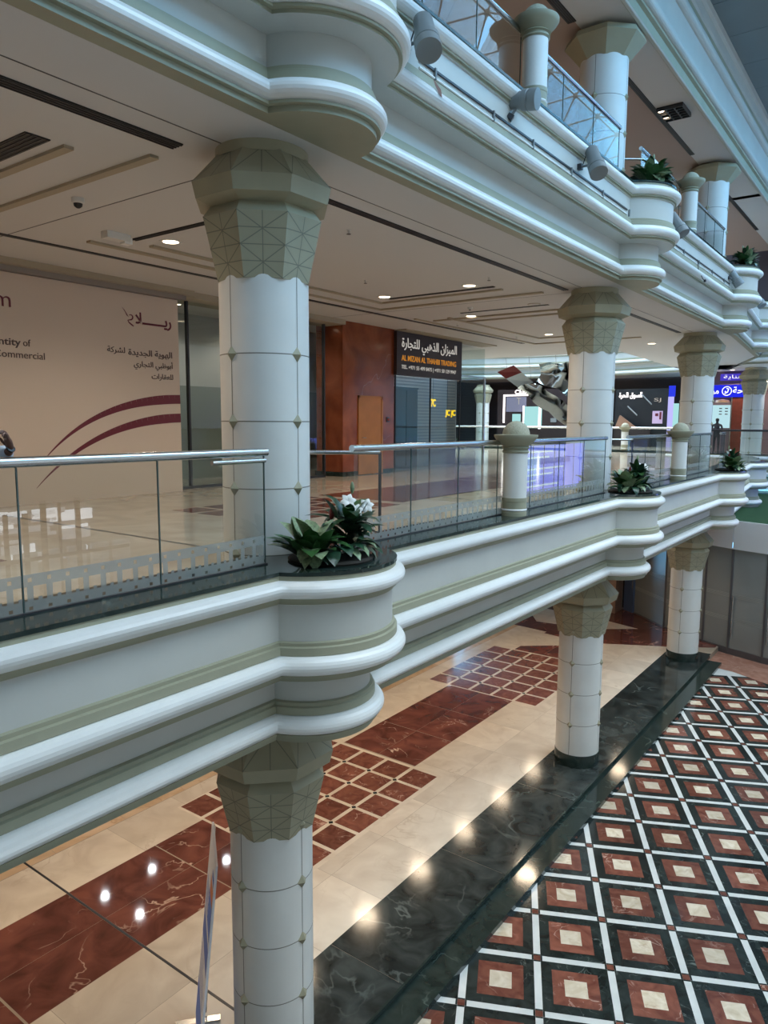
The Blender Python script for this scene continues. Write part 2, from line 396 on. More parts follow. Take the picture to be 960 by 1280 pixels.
# cream slabs in courses beside the strip
for (x0, x1) in ((-7.9, -6.915), (-6.915, -5.93), (-10.87, -9.78)):
    y = -4.0
    while y < 23.3:
        y2 = min(y+1.34, 23.3); flat(b, x0+.003, x1-.003, y+.003, y2-.003, .001, 1); y = y2
for k in range(8):
    x0 = -16+k*.64
    y = -4-(k % 2)*.6
    while y < 30: flat(b, x0+.003, x0+.637, y+.003, y+1.297, .001, 5); y += 1.3
for y0, y1 in ((-4, 3.75), (3.78, 5.34), (5.38, 6.9), (6.92, 7.9), (11.86, 13.3), (13.31, 14.8), (14.81, 16.28), (20.1, 23.4)):
    for x0, x1 in ((-9.78, -8.84), (-8.84, -7.9)): flat(b, x0+.002, x1-.002, y0, y1, .0015, 2)
for py in (7.9, 16.28):                     # patches of red tiles in a cream lattice with black studs
    flat(b, -10.47, -7.20, py, py+3.92, .002, 1)
    for i in range(5):
        for j in range(6):
            x, y = -10.44+i*.645, py+.05+j*.645; flat(b, x, x+.565, y, y+.565, .003, 3)
    for i in range(1, 5):
        for j in range(1, 6):
            x, y = -10.44+i*.645-.04, py+.05+j*.645-.04; q = .052
            b.add([(x-q, y, W(L0+.004)), (x, y-q, W(L0+.004)), (x+q, y, W(L0+.004)), (x, y+q, W(L0+.004))], [(0, 1, 2, 3)], 4)
# red field at the far end with a cream wedge
b.add([(x, y, W(L0+.0025)) for x, y in [(-16, 23.3), (-7.9, 22.4), (-5.94, 23.45), (-4.8, 24.2), (-4.8, 30), (-16, 30)]], [(0, 1, 2, 3, 4, 5)], 2)
b.add([(x, y, W(L0+.0035)) for x, y in [(-10.6, 23.6), (-8.6, 23.9), (-7.4, 24.85), (-8.9, 25.3), (-12, 25.6)]], [(0, 1, 2, 3, 4)], 1)
b.add([(x, y, W(L0+.004)) for x, y in [(-10.87, 20.6), (-9.8, 20.6), (-8.0, 22.1), (-10.87, 22.6)]], [(0, 1, 2, 3)], 1)
# plinth along the court
y = -9.9
while y < 23.4:
    y2 = min(y+2.8, 23.45); flat(b, -5.93, -4.75, y, y2-.004, .002, 6); y = y2
floor = struct(b.build('floor', FM), 'polished cream and red marble floor with a dark granite border')
b = MB()
b.box(-5.0, -4.35, -9.9, 23.0, W(CT-.2), W(L0-.075)); b.box(-4.80, -4.72, -9.9, 23.2, W(L0-.06), W(L0+.001))
struct(b.build('trim_%d' % n, GREEN_MARBLE), 'dark polished marble step down to the court'); n += 1
# metal expansion joint across the floor
b = MB().box(-16, -5.95, 5.345, 5.375, W(L0), W(L0+.006)); struct(b.build('trim_%d' % n, DARK), 'thin dark expansion joint across the ground floor'); n += 1
# court floor: diagonal grid of squares
b = MB(); b.box(-5.0, 6.5, -9.9, 36, W(CT-.3), W(CT))
ax, ay = Vector((.8975, .441, 0)), Vector((-.441, .8975, 0)); org = Vector((-3.65, 10.65, 0)); P = .953
def cq(c, h, dz, mi, h2=None):
    h2 = h2 or h
    v = [c-ax*h-ay*h2, c+ax*h-ay*h2, c+ax*h+ay*h2, c-ax*h+ay*h2]; b.quad(*[(p.x, p.y, W(CT+dz)) for p in v], mi)
for i in range(-8, 16):
    for j in range(-14, 18):
        c = org+ax*(P*(i+.5))+ay*(P*(j+.5))
        if not (-5.3 < c.x < 6.3 and 2 < c.y < 22.3): continue
        cq(c, .43, .001, 1); cq(c, .293, .002, 2); cq(c, .142, .003, 3)
        x = org+ax*(P*i)+ay*(P*j); cq(x, .045, .0015, 5)
        for s in (-1, 1): cq(x+ay*(.058*s), .045, .0015, 4, .012); cq(x+ax*(.058*s), .012, .0015, 4, .045)
b.add([(x, y, W(CT+.004)) for x, y in [(-5, 22.75), (-3.95, 22.55), (-2.9, 22.0), (6.5, 20.2), (6.5, 36), (-5, 36)]], [(0, 1, 2, 3, 4, 5)], 6)
struct(b.build('floor', [WHITEM, BLACKT, REDT, CREAMT, BLACKT, REDT, PINK]), 'court floor of black, red and cream squares between white bands')
# first storey slab: floor on top, ceiling of the ground storey below
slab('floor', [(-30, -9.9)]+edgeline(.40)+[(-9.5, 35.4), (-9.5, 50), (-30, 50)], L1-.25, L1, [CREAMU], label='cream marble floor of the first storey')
slab('ceiling', [(-30, -9.9)]+edgeline(.50)+[(-9.5, 35.4), (-30, 35.4)], C0, C0+.2, [CEIL], label='white ceiling over the ground storey')
slab('floor', [(-13.5, -9.9)]+edgeline(.40)+[(-8.6, 34), (-8.6, 25), (-13.5, 25)], L2-.25, L2, [TANM], label='floor of the upper storey')
slab('ceiling', [(-30, -9.9)]+edgeline(.50)+[(-9.5, 35.4), (-9.0, 26.5), (-30, 26.5)], C1, C1+.25, [CEIL], label='white ceiling over the first storey')
# upper storey ceiling: pale border and taupe inner field
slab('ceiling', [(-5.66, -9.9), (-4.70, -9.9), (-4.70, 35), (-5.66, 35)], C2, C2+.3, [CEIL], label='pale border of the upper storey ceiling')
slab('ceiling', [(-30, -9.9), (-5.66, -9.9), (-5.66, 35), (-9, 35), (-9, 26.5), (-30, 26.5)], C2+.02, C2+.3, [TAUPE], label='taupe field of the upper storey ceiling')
# red and brown inlays on the first storey floor
b = MB()
def fl1(x0, x1, y0, y1, mi, dz=.002): b.quad((x0, y0, W(L1+dz)), (x1, y0, W(L1+dz)), (x1, y1, W(L1+dz)), (x0, y1, W(L1+dz)), mi)
for py in (7.3, 15.9):
    for i in range(4):
        for j in range(5):
            fl1(-9.6+i*.62, -9.6+i*.62+.52, py+j*.62, py+j*.62+.52, 0)
for y0, y1 in ((-4, 3.6), (10.6, 15.7)): fl1(-9.4, -7.4, y0, y1, 0)
fl1(-30, -5.2, 5.345, 5.375, 1, .003)
fl1(-5.35, -4.9, -9.9, 23.5, 2, .004)
struct(b.build('floor', [REDT, DARK, GREEN_MARBLE]), 'red marble inlay squares in the first storey floor')
# enclosing walls
WALLW = pbr('far_wall_paint', (.62, .60, .56), .6)
BROWNW = pbr('dark_shop_wall', (.035, .022, .022), .4)
def wall(name, x0, x1, y0, y1, z0, z1, m, label): return struct(MB().box(x0, x1, y0, y1, W(z0), W(z1)).build(name, m), label)
wall('wall_right', 6.5, 6.8, -10, 50, CT-.3, 9.2, WALLW, 'opposite side of the court')
wall('wall_back', -30, 6.8, -10.2, -9.9, CT-.3, 9.2, WALLW, 'end wall of the hall')
wall('wall_left', -30.3, -30, -10, 50, CT-.3, 9.2, BROWNW, 'inner end of the upper hall')
wall('wall_left', -16.3, -16, -10, 27, CT-.3, C0, WALLW, 'shop wall of the ground storey')
wall('wall_far', -30, 6.8, 50, 50.3, CT-.3, 12, BROWNW, 'dark shop wall at the far end')
wall('wall_left', -13.6, -13.4, -9.9, 26.5, L2, C2, TAUPE, 'back wall of the upper storey')
wall('wall_left', -16.2, -16.0, -9.9, 22.4, L1, C1, WALLW, 'back wall of the first storey shops')
# panelled ceiling above the court and the roof around the skylight
b = MB()
y = -9.9; k = 0
while y < 46:
    b.box(-4.6, -2.0, y+.006, y+1.608, W(CP), W(CP+.2), 0); y += 1.62
b.box(-4.6, -2.0, -9.9, 46, W(CP+.01), W(CP+.3), 1)
b.box(5.6, 6.8, -9.9, 46, W(CP), W(CP+.3), 0); b.box(-4.6, 6.8, -9.9, 0, W(CP+.005), W(CP+.3), 0); b.box(-9, 6.8, 44, 50, W(CP+.005), W(CP+.3), 0)
struct(b.build('ceiling', [PANEL, BLACK]), 'grey panelled ceiling around the court skylight')
b = MB(); b.box(-30, -28, 26.4, 50, W(9), W(9.3)); b.box(-28, -9, 46, 50, W(9), W(9.3)); b.box(-9, -4.3, 26.4, 50, W(9), W(9.3)); b.box(-30, -4.7, 26.3, 26.6, W(C2), W(9.3))
struct(b.build('ceiling', [PANEL]), 'roof around the far skylight')
# top beam over the upper storey (same family of mouldings)
BEAM = [(.54, 7.16, 1), (.56, 7.14, 0), (.62, 7.14, 0), (.64, 7.16, 1), (.64, 7.34, 1), (.70, 7.37, 1), (.70, 7.42, 0)]+[(q[0], q[1], 0) for q in torus(.70, 7.52, .10, .10)]+[(.70, 7.63, 0), (.72, 7.66, 0), (.735, 7.95, 0), (.75, 8.12, 0)]+[(q[0], q[1], 0) for q in torus(.75, 8.26, .12, .12)]+[(.75, 8.40, 1), (.80, 8.43, 1), (.80, 8.52, 0), (.84, 8.55, 0), (.86, 8.72, 0), (.92, 8.76, 0), (.94, 8.90, 0)]
BEAM = [(q[0], q[1], q[2]) for q in BEAM]
struct(sweep(BEAM, lambda R: [(R-5.28, -9.9), (R-5.28, 44)], 0, [WALLP, SAGE], 'trim_%d' % n, smooth=40), 'long moulded beam under the court ceiling'); n += 1
# ---- skylight vault: steel lattice with clear panes
def vault(x0, x1, y0, y1, zb, h, nu, nv, name, label):
    fr = MB(); pts = []
    for j in range(nv+1):
        row = []
        for i in range(nu+1):
            u = i/nu; x = x0+(x1-x0)*u; z = zb+h*math.sin(PI*u)**.8 if 0 < u < 1 else zb
            row.append(Vector((x, y0+(y1-y0)*(j+(.5 if i % 2 else 0))/(nv+.5), W(z))))
        pts.append(row)
    for j in range(nv+1):
        for i in range(nu+1):
            p = pts[j][i]
            if j < nv: fr.tube([p, pts[j+1][i]], .030, 5)
            if i < nu:
                fr.tube([p, pts[j][i+1]], .030, 5)
                jj = j-1 if i % 2 == 0 else j+1
                if 0 <= jj <= nv: fr.tube([p, pts[jj][i+1]], .030, 5)
            if 0 < i < nu:
                fr.lathe([(0.001, -.12), (.10, -.06), (.10, .06), (.001, .12)], p, 8)
    o = struct(fr.build(name, STEELW), label)
    g = MB().grid(pts); g.build('glass_pane', SKYGL, o); return o
STEELW = pbr('cream_steel', (.52, .47, .40), .5)
SKYGL = glass('skylight_glass', (.93, .96, .97), .6)
b = MB()
for yy in (-.05, 44.0):
    pr_ = [(-2.0+7.6*i/10, CP+.2+(3.6*math.sin(PI*i/10)**.8 if 0 < i < 10 else 0)) for i in range(11)]
    b.add([(x, yy, W(z)) for x, z in pr_]+[(x, yy+.1, W(z)) for x, z in pr_], [list(range(11)), list(range(11, 22))[::-1]])
struct(b.build('wall_far', PANEL), 'grey end walls closing the skylight vault')
vault(-2.0, 5.6, 0, 44, CP+.2, 3.6, 7, 18, 'window_1', 'glazed lattice skylight over the court')
vault(-28, -9, 26.6, 46, 9.0, 3.0, 8, 8, 'window_2', 'glazed lattice skylight over the far hall')

# ================================================================== columns
def ring8(r, z, c=(0, 0)): return [(c[0]+r*math.cos(math.radians(22.5+45*i)), c[1]+r*math.sin(math.radians(22.5+45*i)), z) for i in range(8)]
def oct_shell(prof, mi=0):
    b = MB()
    for r, z in prof: b.v += ring8(r, z)
    for j in range(len(prof)-1):
        for i in range(8):
            a, c = j*8+i, j*8+(i+1) % 8; b.f.append([a, c, c+8, a+8]); b.m.append(mi)
    b.f.append(list(range(8))[::-1]); b.m.append(mi); e = (len(prof)-1)*8; b.f.append([e+i for i in range(8)]); b.m.append(mi)
    return b
def grooves(b, r0, z0, r1, z1, ncell, flip=False):
    """incised star lines on the eight sloping faces between two octagon rings"""
    for i in range(8):
        A, B = [Vector(ring8(r0, z0)[k]) for k in (i, (i+1) % 8)]; C, D = [Vector(ring8(r1, z1)[k]) for k in (i, (i+1) % 8)]
        nn = (B-A).cross(C-A).normalized()
        if nn.dot(Vector((A.x+B.x, A.y+B.y, 0))) < 0: nn = -nn
        P_ = lambda u, v: (A*(1-u)+B*u)*(1-v)+(C*(1-u)+D*u)*v+nn*.0006
        def line(u0, v0, u1, v1):
            p, q = P_(u0, v0), P_(u1, v1); d = (q-p).normalized(); s = nn.cross(d)*.0045
            b.add([p-s, q-s, q+s, p+s], [(0, 1, 2, 3)], 1)
        line(.5, 0, .5, 1)
        for k in range(ncell):
            v0, v1 = k/ncell, (k+1)/ncell; vm = (v0+v1)/2
            line(0, v0, 1, v1) if ncell > 1 else line(0, v0, .5, v1)
            line(1, v0, 0, v1) if ncell > 1 else line(1, v0, .5, v1)
            if ncell > 1:
                line(0, vm, 1, vm)
                if k: line(0, v0, 1, v0)
def make_column(label, zf, dzc, seams, basering, group):
    """zf floor height, dzc offset of the capital, seams: ring joint heights (eye-relative); built at the origin with z = 0 at the floor"""
    t = thing('column', label, 'column', (0, 0, 0), group)
    Z = lambda z: z-zf
    sh = MB().lathe([(.44, 0), (.44, Z(2.0+dzc))], n=64)
    sh.build('shaft', WHITE, t, 40)
    jl = MB()
    for s in seams: jl.lathe([(.4412, Z(s)-.005), (.4412, Z(s)+.005)], n=64, cap=False)
    for k in range(4):
        a = k*PI/2; c, sn = math.cos(a), math.sin(a); w = .005
        jl.add([(c*.4412+sn*w, sn*.4412-c*w, 0), (c*.4412-sn*w, sn*.4412+c*w, 0), (c*.4412-sn*w, sn*.4412+c*w, Z(1.4+dzc)), (c*.4412+sn*w, sn*.4412-c*w, Z(1.4+dzc))], [(0, 1, 2, 3)])
    jl.build('panel_joint', SEAM, t)
    for s in seams:
        for k in range(4):
            a = k*PI/2; d = Vector((math.cos(a), math.sin(a), 0)); tn = Vector((-d.y, d.x, 0)); o = d*.434; z = Vector((0, 0, Z(s)))
            MB().add([o+z+tn*.068, o+z+Vector((0, 0, .085)), o+z-tn*.068, o+z-Vector((0, 0, .085)), o+z+d*.052], [(0, 1, 4), (1, 2, 4), (2, 3, 4), (3, 0, 4)]).build('diamond_stud', CAP, t)
    lo = oct_shell([(.468, Z(1.33+dzc)), (.60, Z(1.90+dzc)), (.515, Z(2.01+dzc))]); grooves(lo, .468, Z(1.33+dzc), .60, Z(1.90+dzc), 2)
    lo.build('lower_capital', [CAP, CAPLINE], t)
    up = oct_shell([(.515, Z(2.0+dzc)), (.665, Z(2.055+dzc)), (.70, Z(2.20+dzc)), (.44, Z(2.49+dzc))]); grooves(up, .70, Z(2.20+dzc), .44, Z(2.49+dzc), 1)
    up.build('upper_capital', [CAP, CAPLINE], t)
    MB().lathe([(.445, Z(2.46+dzc)), (.445, Z(C1+.01 if dzc == 0 else C0+.01))], n=40).build('collar', CAP, t, 40)
    if basering: MB().lathe([(.452, 0), (.452, .24), (.443, .26)], n=48).build('base_ring', GREEN_MARBLE, t, 40)
    return t
CX = -5.37; CY = [5.27, 14.17, 22.5]
c1 = make_column('white column with sage faceted capital right behind the nearest planter, first storey', L1, 0, [.64, 0, -.65, -1.3], False, 'first storey columns')
c1.location = (CX, CY[0], W(L1))
dup(c1, (CX, CY[1], W(L1)), 'white column behind the second planter, right of the dome-topped post, first storey')
dup(c1, (CX, CY[2], W(L1)), 'white column behind the third planter, left of the blue shop sign, first storey')
dup(c1, (-6.43, 37.4, W(L1)), 'distant white column at the right edge beside the blue shop sign')
dup(c1, (-24.7, 45, W(L1)), 'slim distant white column left of the brightly framed far shop')
c0 = make_column('white column of the ground storey below the nearest planter, beside the poster stand', L0, -5.6, [-4.17, -4.82, -5.47, -6.12], True, 'ground storey columns')
c0.location = (CX, CY[0], W(L0))
dup(c0, (CX, CY[1], W(L0)), 'white ground storey column standing midway on the dark granite border')
dup(c0, (CX, CY[2], W(L0)), 'white ground storey column at the far end of the granite border by the glass doors')
def make_upper_column(label):
    t = thing('column', label, 'column', (0, 0, 0), 'upper storey columns'); H = C2-L2
    MB().lathe([(.44, 0), (.44, H-.2)], n=64).build('shaft', WHITE, t, 40)
    jl = MB()
    ss = (.62, 1.27, 1.92)
    for s in ss: jl.lathe([(.4412, s-.005), (.4412, s+.005)], n=64, cap=False)
    for k in range(4):
        a = k*PI/2; c, sn = math.cos(a), math.sin(a); w = .005
        jl.add([(c*.4412+sn*w, sn*.4412-c*w, 0), (c*.4412-sn*w, sn*.4412+c*w, 0), (c*.4412-sn*w, sn*.4412+c*w, H-.5), (c*.4412+sn*w, sn*.4412-c*w, H-.5)], [(0, 1, 2, 3)])
    jl.build('panel_joint', SEAM, t)
    for s in ss:
        for k in range(4):
            a = k*PI/2; d = Vector((math.cos(a), math.sin(a), 0)); tn = Vector((-d.y, d.x, 0)); o = d*.434; z = Vector((0, 0, s))
            MB().add([o+z+tn*.068, o+z+Vector((0, 0, .085)), o+z-tn*.068, o+z-Vector((0, 0, .085)), o+z+d*.052], [(0, 1, 4), (1, 2, 4), (2, 3, 4), (3, 0, 4)]).build('diamond_stud', CAP, t)
    oct_shell([(.452, H-.52), (.74, H-.20), (.70, H-.10), (.44, H+.01)]).build('capital', [CAP, CAPLINE], t)
    return t
u1 = make_upper_column('upper storey white column behind the glass railing, nearer of the two at top right'); u1.location = (CX, 14.2, W(L2))
dup(u1, (CX, 22.9, W(L2)), 'upper storey white column farther back, behind the small dome-topped post')
dup(u1, (CX, 5.27, W(L2)), 'upper storey white column above the nearest planter')

# ================================================================== glass railings
GX = -4.78
def railing(y0, y1, lev, label, joints, low0=False, low1=False, mat=GLASS1):
    t = thing('glass_railing', label, 'railing', (GX, y0, W(-1.30+lev)), 'glass railings of the %s storey' % ('first' if lev == 0 else 'upper'))
    zb, zt = W(-1.30+lev), W(-.30+lev)
    js = [y0]+joints+[y1]
    for a, c in zip(js[:-1], js[1:]):
        g = MB().quad((GX, a+.006, zb), (GX, c-.006, zb), (GX, c-.006, zt), (GX, a+.006, zt)).build('glass_panel', mat, t)
        yy = c-.004; MB().box(GX-.006, GX+.006, yy-.005, yy+.005, zb, zt).build('panel_edge', EDGE, g)
    MB().tube([(GX, y0-.03, zt+.025), (GX, y1+.03, zt+.025)], .037, 16).build('handrail', STEEL, t, 50)
    if low0: MB().tube([(GX, y0-.02, zt-.05), (GX, y0+.62, zt-.05)], .022, 10).build('lower_rail', STEEL, t, 50)
    if low1: MB().tube([(GX, y1-.60, zt-.05), (GX, y1+.01, zt-.05)], .022, 10).build('lower_rail', STEEL, t, 50)
    MB().box(GX-.03, GX+.03, y0, y1, zb-.004, zb+.012).build('glass_channel', DARK, t)
    return t
def joints(y0, y1, w=1.1):
    k = max(1, round((y1-y0)/w)); return [y0+(y1-y0)*i/k for i in range(1, k)]
railing(-6.4, 4.66, 0, 'glass railing with steel handrail left of the nearest column, where a hand rests', [2.42-1.1*i for i in range(7, -1, -1)]+[3.52], low1=True)
railing(5.95, 13.47, 0, 'glass railing with steel handrail between the two nearest columns of the first storey', joints(5.95, 13.47), low0=False)
railing(14.75, 21.85, 0, 'glass railing with handrail between the second and third planters, first storey', joints(14.75, 21.85))
railing(23.1, 23.6, 0, 'short end of glass railing beyond the third planter, first storey', [])
railing(-6.0, 4.66, 5.5, 'glass railing above the nearest planter, upper storey', joints(-6, 4.66), mat=GLASS2)
railing(5.95, 9.55, 5.5, 'upper glass railing mirroring the skylight, before the dome-topped post', joints(5.95, 9.55, 1.2), mat=GLASS2)
railing(9.75, 13.5, 5.5, 'upper glass railing mirroring the skylight, between post and column', joints(9.75, 13.5, 1.25), mat=GLASS2)
railing(14.75, 17.5, 5.5, 'upper glass railing beyond the second upper planter', joints(14.75, 17.5))
railing(17.8, 21.9, 5.5, 'farthest upper glass railing, beside the far upper column', joints(17.8, 21.9))
# return bars behind the columns
for k, (p, q, nm) in enumerate((((-4.86, 6.52, W(-.335)), (-5.9, 5.62, W(-.335)), 'slim steel bar running behind the nearest column'), ((-4.86, 15.3, W(-.335)), (-5.9, 14.5, W(-.335)), 'slim steel bar running behind the second column'), ((-4.86, 15.3, W(-.3+5.5)), (-5.9, 14.5, W(-.3+5.5)), 'slim steel bar behind the upper column'))):
    t = thing('guard_bar', nm, 'bar', (p[0], p[1], W(L1 if k < 2 else L2)))
    MB().tube([p, q], .024, 10).build('bar', STEEL, t, 50); zf = W(L1 if k < 2 else L2)
    MB().tube([(p[0], p[1], zf), p], .018, 8).build('support_post', DARK, t, 50); MB().tube([(q[0], q[1], zf), q], .018, 8).build('support_post', DARK, t, 50)
# ---- dome-topped posts
def make_post(label):
    t = thing('bollard', label, 'post', (0, 0, 0), 'dome-topped posts on the balcony edges')
    MB().lathe([(.168, 0), (.168, .90)], n=40).build('shaft', WHITE, t, 40)
    MB().lathe([(.176, 0), (.176, .05), (.172, .052), (.172, .20), (.178, .205), (.178, .255)], n=40).build('foot_ring', SAGE, t, 40)
    MB().lathe([(.174, .07), (.182, .085), (.174, .10)], n=40).build('foot_moulding', MOULD, t, 40)
    MB().lathe([(.172, .88), (.19, .90), (.172, .92), (.172, .94), (.20, .955), (.18, .975), (.20, .99), (.28, 1.07), (.305, 1.11), (.305, 1.135), (.20, 1.14)], n=40).build('bowl', SAGE, t, 40)
    MB().lathe([(.19*math.cos(a), 1.135+.19*math.sin(a)) for a in [PI/2*i/10 for i in range(10)]]+[(.001, 1.325)], n=36).build('dome', STONE, t, 50)
    return t
PX = -4.60
p1 = make_post('dome-topped post on the coping between the two nearest columns, first storey'); p1.location = (PX, 9.36, W(-1.30))
dup(p1, (PX, 17.95, W(-1.30)), 'dome-topped post on the coping in front of the third column, first storey')
dup(p1, (PX, 9.62, W(4.20)), 'dome-topped post on the upper balcony edge near the top of the photo')
dup(p1, (PX, 17.65, W(4.20)), 'small dome-topped post on the upper balcony before the far upper column')
dup(p1, (-11.9, 36.2, W(-1.30)), 'distant dome-topped post beyond the third column, by the far railing')
dup(p1, (-17.6, 36.2, W(-1.30)), 'distant dome-topped post just right of the nearest one, in the far hall')

# ================================================================== planters' plants
def leaf(b, o, az, el, L, w, bend, mi=0, n=5):
    """one curved leaf blade from o"""
    o = Vector(o); rows = []; d = Vector((math.cos(az), math.sin(az), 0)); s = Vector((-d.y, d.x, 0)); p = o.copy(); e = el
    for i in range(n+1):
        u = i/n; ww = w*math.sin(PI*min(1, .12+u*.88))**.75*(1 if i < n else .05)
        up = Vector((-d.x*math.sin(e), -d.y*math.sin(e), math.cos(e)))
        rows.append([p-s*ww+up*ww*.25, p, p+s*ww+up*ww*.25]); st = d*math.cos(e)+Vector((0, 0, math.sin(e))); p = p+st*(L/n); e -= bend/n
    b.grid(rows, mi)
def make_plant(label, tall, seed, lily=True):
    R = random.Random(seed); t = thing('planted_bed', label, 'plant', (0, 0, 0), 'planters on the balcony edges')
    MB().lathe([(.40, 0), (.41, .02), (.385, .035), (.30, .03)], n=36).build('soil', SOIL, t, 40)
    b = MB()       # broad pale-striped leaves on the left
    for i in range(38):
        a = R.uniform(0, 2*PI); r = R.uniform(.0, .12)
        leaf(b, (-.02+r*math.cos(a), -.24+r*math.sin(a), R.uniform(.02, .14)), a+R.uniform(-.4, .4), R.uniform(.5, 1.4), R.uniform(.30, .42), R.uniform(.075, .11), R.uniform(.5, 1.2), 0 if R.random() < .72 else 1)
    b.build('broad_foliage', [LEAF, LEAFV], t, 60)
    b = MB()       # dark pointed leaves
    for i in range(64):
        a = R.uniform(0, 2*PI); r = R.uniform(0, .15)
        leaf(b, (.05+r*math.cos(a), .20+r*math.sin(a), R.uniform(.02, .40*tall)), a, R.uniform(.1, 1.4), R.uniform(.20, .33), R.uniform(.045, .075), R.uniform(.4, 1.5), 0 if R.random() < .75 else 1)
    b.build('pointed_foliage', [LEAFD, LEAF], t, 60)
    b = MB()       # low arching leaves spilling over the rim
    for i in range(18):
        a = R.uniform(-1.7, 1.7); leaf(b, (.14*math.cos(a), .30*math.sin(a), .10), a, R.uniform(.2, .8), R.uniform(.24, .32), R.uniform(.06, .085), R.uniform(1.4, 2.2), 0 if R.random() < .6 else 1)
    b.build('arching_foliage', [LEAFD, LEAFV], t, 60)
    if lily:
        MB().tube([(0, .20, .05), (.02, .22, .35*tall), (.03, .24, .58*tall)], .007, 6).build('stem', LEAF, t, 60)
        for fx, fy, fz, sc in ((.05, .20, .54*tall, 1.), (.14, .37, .49*tall, .95), (.10, .27, .45*tall, .85)):
            f = MB(); axf = Vector((.62, -.55, .42)).normalized(); e1 = axf.orthogonal().normalized(); e2 = axf.cross(e1)
            for k in range(6):
                a = k*PI/3+.3; rd = e1*math.cos(a)+e2*math.sin(a); sd = axf.cross(rd); rws = []
                for i in range(5):
                    u = i/4; c_ = Vector((fx, fy, fz))+axf*(.05*sc*u-.05*sc*u*u*1.1)+rd*(.085*sc*u); w_ = .030*sc*math.sin(PI*min(1, .15+u*.85))
                    rws.append([c_-sd*w_, c_+axf*.006, c_+sd*w_])
                f.grid(rws)
            f.build('lily_flower', PETAL, t, 60)
        MB().lathe([(.002, 0), (.018, .03), (.022, .07), (.012, .11), (.002, .125)], (.02, .30, .60*tall), 10).build('flower_bud', LEAFV, t, 60)
        MB().lathe([(.002, 0), (.022, .03), (.026, .08), (.015, .12), (.002, .14)], (-.04, .06, .36*tall), 10).build('red_bract', REDFL, t, 60)
    return t
pl = make_plant('planted bed with white lilies on the nearest planter, below the big column', 1.0, 3); pl.location = (-4.47, 5.22, W(-1.30))
pl2 = make_plant('planted bed with white blossoms on the second planter, in front of the second column', .95, 11); pl2.location = (-4.45, 14.0, W(-1.30))
c = dup(pl2, (-4.33, 22.4, W(-1.30)), 'dark leafy planted bed on the third planter, below the blue shop sign', .5)
c = dup(pl, (-4.33, 14.0, W(4.20)), 'planted bed on the upper balcony beside the glass railing end, nearer of the two', .3)
c = dup(pl2, (-4.33, 22.4, W(4.20)), 'planted bed on the farther upper planter, at the right edge', .4)
c = dup(pl, (-20.5, 34.5, W(-1.42)), 'small leafy plant standing behind the nearest dome-topped post in the far hall', 2.)

# ================================================================== first storey shop front (X = -12.1)
SX = -12.1
t = thing('hoarding', 'beige hoarding with dark red arcs and Arabic and Latin lettering', 'hoarding', (SX, 4, W(L1)))
MB().box(SX-.12, SX, -5, 9.5, W(L1), W(2.37)).build('board', HOARD, t)
UP = (0, 0, 1); RY = (0, 1, 0)
def hz(y, z): return (SX+.004, y, W(z))
# heights and places of the lettering on the board
text('m', 'lettering', MAROON, t, hz(6.18, 1.82), RY, UP, width=.26, height=.165, align='RIGHT', bold=-.006)
text('identity', 'lettering', INK, t, hz(6.31, 1.175), RY, UP, height=.155, width=.60, align='RIGHT', bold=.012)
text('of', 'lettering', INK, t, hz(6.475, 1.215), RY, UP, height=.115, width=.125, align='RIGHT')
text('Commercial', 'lettering', INK, t, hz(6.71, 1.015), RY, UP, height=.115, width=.84, align='RIGHT')
text(arabic('الهوية الجديدة'), 'lettering', INK, t, hz(9.33, 1.19), RY, UP, height=.155, width=.99, align='RIGHT', bold=.012)
text(arabic('لشركة'), 'lettering', INK, t, hz(8.27, 1.215), RY, UP, height=.14, width=.37, align='RIGHT', bold=.008)
text(arabic('أبوظبي التجاري'), 'lettering', INK, t, hz(9.34, .965), RY, UP, height=.19, width=.89, align='RIGHT', bold=.008)
text(arabic('للعقارات'), 'lettering', INK, t, hz(9.34, .775), RY, UP, height=.135, width=.50, align='RIGHT', bold=.008)
text(arabic('ريـــــــلا'), 'lettering', MAROON, t, hz(9.33, 1.75), RY, UP, height=.28, width=.81, align='RIGHT', bold=.022)
# curled last letter with a feathered wing
def ribbon(b, pts, ws, x):
    for i in range(len(pts)-1):
        (y0, z0), (y1, z1) = pts[i], pts[i+1]; d = Vector((y1-y0, z1-z0)).normalized(); nx, nz_ = -d.y, d.x
        w0, w1 = ws[i], ws[i+1]
        b.quad((x, y0-nx*w0, W(z0-nz_*w0)), (x, y0+nx*w0, W(z0+nz_*w0)), (x, y1+nx*w1, W(z1+nz_*w1)), (x, y1-nx*w1, W(z1-nz_*w1)))
b = MB(); X = SX+.005
ribbon(b, [(8.38, 1.95), (8.41, 1.965), (8.45, 1.955), (8.465, 1.92), (8.44, 1.88), (8.39, 1.865), (8.35, 1.86), (8.37, 1.825), (8.42, 1.79), (8.475, 1.76)], [.004, .008, .012, .015, .014, .010, .006, .012, .014, .012], X)
for k in range(4): ribbon(b, [(8.235+.015*k, 2.085-.02*k), (8.29+.013*k, 2.03-.018*k), (8.335+.012*k, 1.94-.008*k)], [.001, .006, .003], X)
b.build('wing_emblem', MAROON, t)
def arc(b, p0, p1, p2, w0, w1, x, nn=28):
    pts, ws = [], []
    for i in range(nn+1):
        u = i/nn; y = (1-u)**2*p0[0]+2*u*(1-u)*p1[0]+u*u*p2[0]; z = (1-u)**2*p0[1]+2*u*(1-u)*p1[1]+u*u*p2[1]; pts.append((y, z)); ws.append(w0+(w1-w0)*min(1, u*1.15))
    ribbon(b, pts, ws, x)
b = MB(); arc(b, (6.6, -.68), (7.6, .40), (9.497, .43), .004, .088, X); b.build('printed_arc', MAROON, t)
